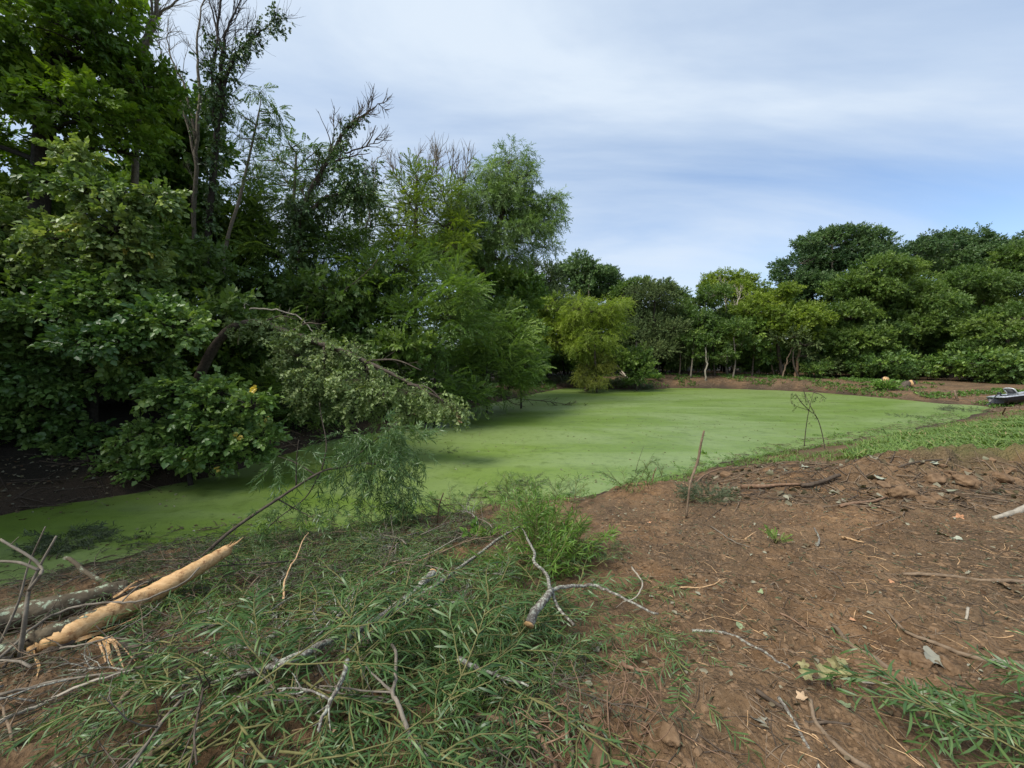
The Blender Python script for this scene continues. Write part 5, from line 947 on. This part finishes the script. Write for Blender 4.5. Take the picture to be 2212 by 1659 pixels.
for k, (u, v, r, lb) in enumerate(((1945, 1072, .16, 'big leaning slab of clay below the soil heap'), (2015, 1040, .13, 'clay lump on the crest of the soil heap'), (1905, 1050, .09, 'lump of soil left of the leaning slab'), (2085, 1045, .15, 'wide clay lump at the right of the soil heap'), (2160, 1035, .13, 'clay lump nearest the right edge on the heap'), (1566, 1388, .045, 'tan stone alone on the soil by the thin lichen twig'), (1975, 1430, .07, 'flat clay clod between the two long sticks'), (2050, 1445, .055, 'grey clod next to the broad grey leaf'), (1570, 1028, .11, 'soil clod on the crest right of the tall upright stick'), (1770, 1100, .06, 'small clod beside the reddish root stick'), (1440, 1120, .07, 'crumbly clod on the small heap near the shore'), (2000, 1085, .09, 'clod right of the leaning slab'), (1330, 1440, .06, 'dark clod by the roots at the middle bottom'), (1280, 1640, .07, 'wet clod at the bottom edge'), (1450, 1590, .05, 'pale clod right of the root tangle'))):
    p = G(u, v); g = np.random.default_rng(900 + k); mb = MB(); M = rot('z', g.uniform(0, 6)) @ rot('x', g.uniform(-.5, .5)); mb.inst(LU3[k % 5], [p + np.array([0, 0, r * .12])], [M], [r * 1.1], np.array([.5])); tag(mb.obj('soil_clod', soil_lump, None, p), lb, 'clod', 'larger clods of soil')
g = np.random.default_rng(91)
def near_pts(n, poly, pw=1.0):
    w = np.array([G(u, v)[:2] for u, v in poly]); lo, hi = w.min(0), w.max(0); q = g.uniform(lo, hi, (int(n * 6), 2)); q = q[inpoly(q[:, 0], q[:, 1], w)]
    q = q[g.random(len(q)) < np.clip((2.6 / np.maximum(q[:, 1], 1)) ** pw, 0, 1)][:n]; return np.column_stack([q, hgt(q[:, 0], q[:, 1])])
SOIL = [(1340, 1070), (1500, 1030), (1700, 990), (1950, 990), (2400, 1000), (2500, 1200), (2500, 1750), (1000, 1750), (1050, 1540), (1330, 1420), (1420, 1320), (1320, 1200), (1290, 1120)]
BANK = [(-300, 1320), (0, 1280), (400, 1185), (700, 1150), (1000, 1110), (1300, 1075), (1500, 1030), (1700, 990), (1950, 985), (2400, 1000), (2500, 1750), (-300, 1750)]
def stuff(mb, name, mat, label): return tag(mb.obj(name, mat), label, None, None, 'stuff')
mb = MB(); 
RIDGE = [(1880, 1035), (1960, 1005), (2212, 1000), (2400, 1010), (2400, 1090), (2150, 1085), (1930, 1095)]
for poly, n, sz, pw in ((RIDGE, 260, (.02, .10), 0), (RIDGE, 900, (.008, .03), 0), (SOIL, 16000, (.004, .018), 1.2), (SOIL, 2600, (.012, .036), .7), (BANK, 6000, (.005, .018), 1.0), (BANK, 500, (.02, .05), .3)):
    p = near_pts(n, poly, pw); n = len(p); k = g.integers(0, 6, n); a = g.uniform(0, 6.283, n); M = np.zeros((n, 3, 3)); M[:, 0, 0] = np.cos(a); M[:, 0, 1] = -np.sin(a); M[:, 1, 0] = np.sin(a); M[:, 1, 1] = np.cos(a); M[:, 2, 2] = 1
    sc = sz[0] + (sz[1] - sz[0]) * g.random(n) ** 2.2
    p[:, 2] -= sc * .25
    for z in range(6): mb.inst(LU[z], p[k == z], M[k == z], sc[k == z], np.full((k == z).sum(), .5))
stuff(mb, 'soil_crumbs', soil_lump, 'loose crumbs and small clods of brown soil').data.shade_flat()
mb = MB(); mbd = MB(); mbc = MB()
for poly, n, pw in ((SOIL, 2400, .7), (BANK, 2600, .6)):
    p = near_pts(n, poly, pw)
    for q in p:
        l = g.uniform(.03, .22); a = g.uniform(0, 6.283); d = np.array([math.cos(a), math.sin(a), 0]) * l / 3; pts = [q]
        for _ in range(3):
            d = d + g.normal(0, .25 * l / 3, 3); e = pts[-1] + d; e[2] = float(hgt(e[0], e[1])) + .004; pts.append(e)
        t_ = g.random(); tube(mb if t_ < .6 else (mbd if t_ < .88 else mbc), pts, [g.uniform(.0015, .0045), .001], 4, cap=False)
RIDGE2 = [(1500, 1040), (1640, 1000), (1950, 995), (2400, 1000), (2400, 1110), (1930, 1110), (1560, 1090)]
for q in list(near_pts(800, RIDGE2, 0)):
    l = g.uniform(.10, .6); a = g.uniform(0, 6.283); d = np.array([math.cos(a), math.sin(a), 0]) * l / 3; pts = [q + np.array([0, 0, .01])]
    for _ in range(3):
        d = d + g.normal(0, .2 * l / 3, 3); e = pts[-1] + d; e[2] = float(hgt(e[0], e[1])) + .01 + .02 * g.random(); pts.append(e)
    tube(mb if g.random() < .5 else mbd, pts, [g.uniform(.003, .011), .002], 5, cap=False)
w = scatter([(0, 1285), (200, 1225), (400, 1185), (560, 1168), (700, 1155), (800, 1140), (1000, 1108), (1120, 1094), (1340, 1066), (1520, 1022), (1700, 978), (1860, 950), (1950, 938), (2080, 906), (2060, 898), (1900, 938), (1700, 970), (1500, 1012), (1330, 1054), (1100, 1082), (780, 1128), (560, 1150), (200, 1205), (0, 1258)], 1100, g)
for x, y in w:
    l = g.uniform(.08, .45); a = g.uniform(0, 6.283); z0 = max(float(hgt(x, y)), WZ) + .01; e = (x + math.cos(a) * l, y + math.sin(a) * l * .6); z1 = max(float(hgt(*e)), WZ) + .02
    tube(mbd if g.random() < .7 else mb, [(x, y, z0), ((x + e[0]) / 2, (y + e[1]) / 2, (z0 + z1) / 2 + .03 * g.random()), (e[0], e[1], z1)], [g.uniform(.003, .010), .002], 4, cap=False)
for x, y in scatter([(-100, 1140), (0, 1105), (200, 1075), (480, 1012), (640, 965), (640, 930), (400, 960), (0, 1000), (-100, 1010)], 160, g):
    l = g.uniform(.15, .9); a = g.uniform(0, 6.283); e = (x + math.cos(a) * l, y + math.sin(a) * l); tube(mbd, [(x, y, float(hgt(x, y)) + .02), (e[0], e[1], max(float(hgt(*e)), WZ) + .03)], [g.uniform(.005, .018), .004], 5, cap=False)
stuff(mb, 'twig_litter', BK['stick'], 'countless dry twigs and root threads on the soil'); stuff(mbd, 'dark_twig_litter', BK['darkstick'], 'countless dark twigs on the soil'); stuff(mbc, 'splinter_litter', BK['chip'], 'small pale wood splinters on the soil')
mb = MB(); mw = MB()
for poly, n, pw, sz, T, dst in ((SOIL, 700, .6, (.02, .05), OV, mb), (BANK, 700, .5, (.02, .05), OV, mb), (BANK, 2600, .5, (.05, .10), WL[1], mw), (SOIL, 700, .6, (.05, .09), WL[1], mw)):
    p = near_pts(n, poly, pw); n = len(p); a = g.uniform(0, 6.283, n); d = np.stack([np.cos(a), np.sin(a), g.normal(0, .25, n)], 1); dst.inst(T, p + np.array([0, 0, .012]), frames(nrm(d), np.tile([0, 0, 1.0], (n, 1)) + g.normal(0, .5, (n, 3)), .5, g), g.uniform(*sz, n), g.random(n))
LB = scatter([(-100, 1140), (0, 1105), (200, 1075), (480, 1012), (740, 945), (740, 915), (400, 950), (0, 990), (-100, 1000)], 900, g); RL = near_pts(190, RIDGE2, 0)[:, :2]
SHW = scatter([(0, 1285), (400, 1185), (700, 1155), (1000, 1108), (1340, 1066), (1700, 978), (1950, 938), (2080, 906), (2060, 898), (1700, 970), (1330, 1054), (1100, 1082), (780, 1128), (560, 1150), (200, 1205), (0, 1258)], 1600, g)
for w, sz, T, dst in ((LB, (.04, .09), OV, mb), (RL, (.06, .13), ovate(.95, .2, .3), mb), (SHW, (.05, .12), WL[1], mw)):
    n = len(w); a = g.uniform(0, 6.283, n); p = np.column_stack([w, np.maximum(hgt(w[:, 0], w[:, 1]), WZ) + .015 + .03 * g.random(n)]); dst.inst(T, p, frames(np.stack([np.cos(a), np.sin(a), g.normal(0, .3, n)], 1), np.tile([0, 0, 1.0], (n, 1)) + g.normal(0, .5, (n, 3)), .5, g), g.uniform(*sz, n), g.random(n))
stuff(mb, 'leaf_litter', LM['litter'], 'dry broken leaves strewn over the soil'); stuff(mw, 'willow_leaf_litter', LM['dull'], 'fallen withered willow leaves strewn over the near bank')
def big_leaf(seed, lobes=5, curl=.2):
    gg = np.random.default_rng(seed); n = 40; t = np.linspace(-math.pi, math.pi, n, endpoint=False); r = .5 * (1 - .25 * np.abs(t) / math.pi) * (1 + .22 * np.cos(lobes * t) + .05 * gg.normal(size=n)); x = r * np.sin(t); y = r * np.cos(t) + .35
    zc = lambda x, y: curl * (x * x * 1.6 + .35 * (y - .4) ** 2) + .06 * np.sin(9 * x + seed) * np.cos(7 * y)
    V = np.vstack([np.column_stack([x, y, zc(x, y)]), np.column_stack([x * .5, (y - .35) * .5 + .35, zc(x * .5, (y - .35) * .5 + .35)]), [(0, .35, 0)]])
    return V, np.array([(i, (i + 1) % n, n + (i + 1) % n, n + i) for i in range(n)]), np.array([(n + i, n + (i + 1) % n, 2 * n) for i in range(n)])
LC = dict(orange=plain_mat('orange_dead_leaf', (.40, .20, .10), .75, 0, .3, 30), pale=plain_mat('pale_dead_leaf', (.29, .30, .22), .75, 0, .25, 30), grey=plain_mat('grey_dead_leaf', (.22, .21, .16), .8, 0, .25, 30), tan=plain_mat('tan_dead_leaf', (.36, .25, .15), .8, 0, .3, 30), green=plain_mat('limp_green_leaf', (.20, .24, .12), .7, 0, .25, 30))
BL = [(2082, 1118, .08, 'orange', 'orange dead leaf lying at the right below the soil heap', 5), (2157, 1258, .06, 'pale', 'pale heart shaped leaf on the level stick near the right edge', 0), (2030, 1440, .11, 'grey', 'broad grey dead leaf between the two long sticks', 3), (1645, 1562, .06, 'grey', 'lobed grey oak leaf at the lower middle of the soil', 7), (1740, 1503, .04, 'tan', 'small brown leaf below the wilted spray', 5), (1828, 1528, .05, 'green', 'greenish leaf right of the small brown one', 5), (720, 1590, .09, 'tan', 'big tan oak leaf under the willow near the bottom edge', 7), (1298, 1402, .07, 'grey', 'crumpled grey leaf by the roots', 3), (1903, 1032, .11, 'pale', 'pale maple leaf on the crest before the heap', 5), (1700, 1015, .09, 'pale', 'pale leaf heap member left on the crest', 5), (1735, 1010, .10, 'pale', 'upturned pale maple leaf on the crest under the bare sapling', 5), (1670, 1020, .08, 'grey', 'grey maple leaf on the crest right of the tall upright stick', 5), (2160, 1068, .09, 'pale', 'pale leaf at the right end of the soil heap', 5), (2045, 1158, .08, 'green', 'limp green leaf on the darker soil at right', 5), (2080, 1165, .07, 'pale', 'whitish leaf near the limp green one', 3), (1880, 1095, .07, 'green', 'greenish leaf below the reddish root stick', 5), (2178, 1440, .06, 'grey', 'grey leaf at the right edge below the long smooth stick', 3), (205, 1585, .06, 'green', 'limp pale green leaf on the soil at lower left', 3), (1400, 1128, .05, 'orange', 'small orange leaf on the little heap by the shore', 5), (1835, 1336, .03, 'orange', 'tiny orange leaf above the thick bare stick', 3), (1920, 1255, .03, 'orange', 'tiny orange leaf on the open soil', 3), (1595, 1355, .04, 'green', 'folded green leaf by the grass tuft', 0), (1640, 1275, .035, 'green', 'small greenish leaf under the twig', 3), (2027, 1000, .08, 'pale', 'pale leaf on the crest behind the heap', 5), (1795, 1060, .07, 'green', 'light green leaf beside the dark broken branch', 5)]
for k, (u, v, sz, c_, lb, lo) in enumerate(BL):
    p = G(u, v, .012); gg = np.random.default_rng(950 + k); a = gg.uniform(0, 6.283); M = frames(np.array([[math.cos(a), math.sin(a), gg.normal() * .2]]), np.array([[gg.normal() * .3, -.35 + gg.normal() * .2, 1.0]]), .1, gg); mb = MB(); mb.inst(big_leaf(k, lo, gg.uniform(.2, .6)), [p], M, [sz * 1.25], np.array([.5])); tag(mb.obj('dead_leaf', LC[c_], None, p), lb, 'leaf', 'larger dead leaves on the soil')
p = G(1790, 1455, .02); r = thing('wilted_leaf_spray', 'wilted spray of big yellowish leaves on the bare soil at lower right', 'leaves', p); gg = np.random.default_rng(97); mb = MB(); st_ = [G(1862, 1475, .02), G(1810, 1458, .04), G(1760, 1440, .03)]; tube(mb, spline(st_, 5), [.004, .002], 5); mb.obj('stem', BK['green'], r, p)
lf = plain_mat('wilted_yellow_leaf', (.22, .20, .085), .65, 0, .25, 25)
for k in range(11):
    q = G(1745 + gg.uniform(0, 95), 1432 + gg.uniform(0, 40), .02 + .05 * gg.random()); a = gg.uniform(0, 6.283); M = frames(np.array([[math.cos(a), math.sin(a), .1]]), np.array([[gg.normal() * .5, gg.normal() * .5 - .3, 1.0]]), .3, gg); mb = MB(); mb.inst(big_leaf(60 + k, 5, .8), [q], M, [gg.uniform(.05, .085)], np.array([.5])); mb.obj('leaf', lf, r, p)
# grass: blades over the right bank and thin tufts along the crest
def blades(mb, q, g, ln, tint=.5, tv=.2):
    n = len(q); a = g.uniform(0, 6.283, n); d = nrm(np.stack([np.cos(a) * .55, np.sin(a) * .55, np.ones(n)], 1)); up = np.stack([np.cos(a), np.sin(a), np.full(n, -.3)], 1) * -1
    mb.inst(blade(.075, .38, 3), np.column_stack([q, hgt(q[:, 0], q[:, 1]) - .01]), frames(d, up, .3, g), g.uniform(*ln, n), np.clip(tint + g.normal(0, tv, n), 0, 1))
mb = MB(); q = g.uniform((6, 7.5), (25, 21), (330000, 2)); gmk = gmask(q[:, 0], q[:, 1]); q = q[g.random(len(q)) < gmk * (.15 + .85 * sstep(.35, .65, fbm(q[:, 0] * 1.3, q[:, 1] * 1.3, 61, 3)))]; blades(mb, q[:95000], g, (.13, .36), .6)
for poly, n in (([(1480, 1030), (1640, 985), (1760, 966), (1860, 955), (1900, 975), (1760, 1000), (1600, 1015)], 5200), ([(1320, 1062), (1440, 1032), (1500, 1020), (1500, 1035), (1360, 1075)], 700), ([(2000, 928), (2080, 910), (2140, 893), (2230, 882), (2270, 905), (2100, 930)], 3000), ([(560, 1165), (1000, 1100), (1250, 1080), (1250, 1120), (900, 1150), (560, 1185)], 1200)):
    w = scatter(poly, n, g); w = w[fbm(w[:, 0] * 2, w[:, 1] * 2, 71, 2) > .45]; blades(mb, w, g, (.06, .22), .45)
for poly, n, ln in (([(380, 1240), (560, 1180), (760, 1160), (1000, 1110), (1110, 1110), (1290, 1200), (1330, 1300), (1100, 1400), (700, 1400), (480, 1440), (300, 1400)], 9000, (.05, .19)), ([(600, 1400), (1000, 1360), (1150, 1480), (1000, 1600), (900, 1700), (500, 1700)], 2600, (.05, .16))):
    w = scatter(poly, n, g); w = w[fbm(w[:, 0] * 1.6, w[:, 1] * 1.6, 73, 3) > .47]; blades(mb, w, g, ln, .3, .22)
stuff(mb, 'grass', LM['grass'], 'tufted green grass on the right bank and along the shore')
# low weeds, brush and sticks over the far dam, left bank litter
mb = MB(); mt_ = MB(); q = g.uniform((-1, 22), (34, 42), (60000, 2)); sd_ = shore_sd(q[:, 0], q[:, 1]); m_ = (sd_ > .1) & (sd_ < np.where(q[:, 0] > 16, 14, 6)) & (fbm(q[:, 0] * .6, q[:, 1] * .6, 81, 3) > .50); q = q[m_][:6500]
pos = np.column_stack([q, hgt(q[:, 0], q[:, 1]) + .03]); a = g.uniform(0, 6.283, len(q)); leaves_at(mb, 'weed', pos, np.stack([np.cos(a), np.sin(a), np.full(len(a), 1.0)], 1), g, .75, .8, .3)
w = scatter([(560, 1172), (800, 1144), (1000, 1112), (1120, 1096), (1340, 1070), (1520, 1026), (1700, 980), (1860, 954), (1950, 942), (2090, 908), (2070, 896), (1900, 936), (1700, 966), (1500, 1008), (1330, 1050), (1100, 1078), (780, 1124), (560, 1146)], 620, g); w = w[fbm(w[:, 0] * 1.2, w[:, 1] * 1.2, 88, 2) > .42]
a = g.uniform(0, 6.283, len(w)); leaves_at(mb, 'dullw', np.column_stack([w, np.maximum(hgt(w[:, 0], w[:, 1]), WZ) + .01]), np.stack([np.cos(a), np.sin(a), g.uniform(0, 1.0, len(a))], 1), g, .75, .8, .4)
stuff(mb, 'ground_weeds', LM['fresh'], 'low weeds covering parts of the far dam')
q = g.uniform((-1, 20), (34, 42), (60000, 2)); sd_ = shore_sd(q[:, 0], q[:, 1]); q = q[(sd_ > .05) & (sd_ < 5)][:1800]; q2 = g.uniform((-11, 7), (0, 24), (20000, 2)); s2 = shore_sd(q2[:, 0], q2[:, 1]); q2 = q2[(s2 > 0) & (s2 < 3) & (q2[:, 1] > 10)][:160]
for x, y in np.vstack([q, q2]):
    a = g.uniform(0, 6.283); l = g.uniform(.15, .9); d = np.array([math.cos(a), math.sin(a)]) * l; z0 = float(hgt(x, y, False)); z1 = float(hgt(x + d[0], y + d[1], False)); tube(mt_, [(x, y, z0 + .02), (x + d[0] * .5, y + d[1] * .5, (z0 + z1) / 2 + .06), (x + d[0], y + d[1], z1 + .03)], [.018, .006], 4, cap=False)
stuff(mt_, 'brush_litter', BK['stick'], 'cut sticks and brush strewn over the far dam and left bank')
mb = MB(); q = g.uniform((-10, 4.5), (26, 34), (40000, 2)); q = q[shore_sd(q[:, 0], q[:, 1]) < -.15]; q = q[g.random(len(q)) < np.clip((9 / np.hypot(q[:, 0] + 3, q[:, 1])) ** 2, 0, 1) * sstep(.40, .6, fbm(q[:, 0] * .5, q[:, 1] * .5, 95, 3))][:700]; q3 = g.uniform((-8, 5), (24, 32), (4000, 2)); q3 = q3[shore_sd(q3[:, 0], q3[:, 1]) < -.2]; q3 = q3[fbm(q3[:, 0] * .4, q3[:, 1] * .7, 96, 3) > .5][:520]; q = np.vstack([q, q3]); n = len(q); a = g.uniform(0, 6.283, n)
mb.inst(OV, np.column_stack([q, np.full(n, WZ + .006)]), frames(np.stack([np.cos(a), np.sin(a), np.zeros(n)], 1), np.tile([0, 0, 1.0], (n, 1)), .1, g), g.uniform(.03, .09, n), g.random(n)); stuff(mb, 'floating_leaves', LM['litter'], 'fallen leaves and bits floating on the duckweed')
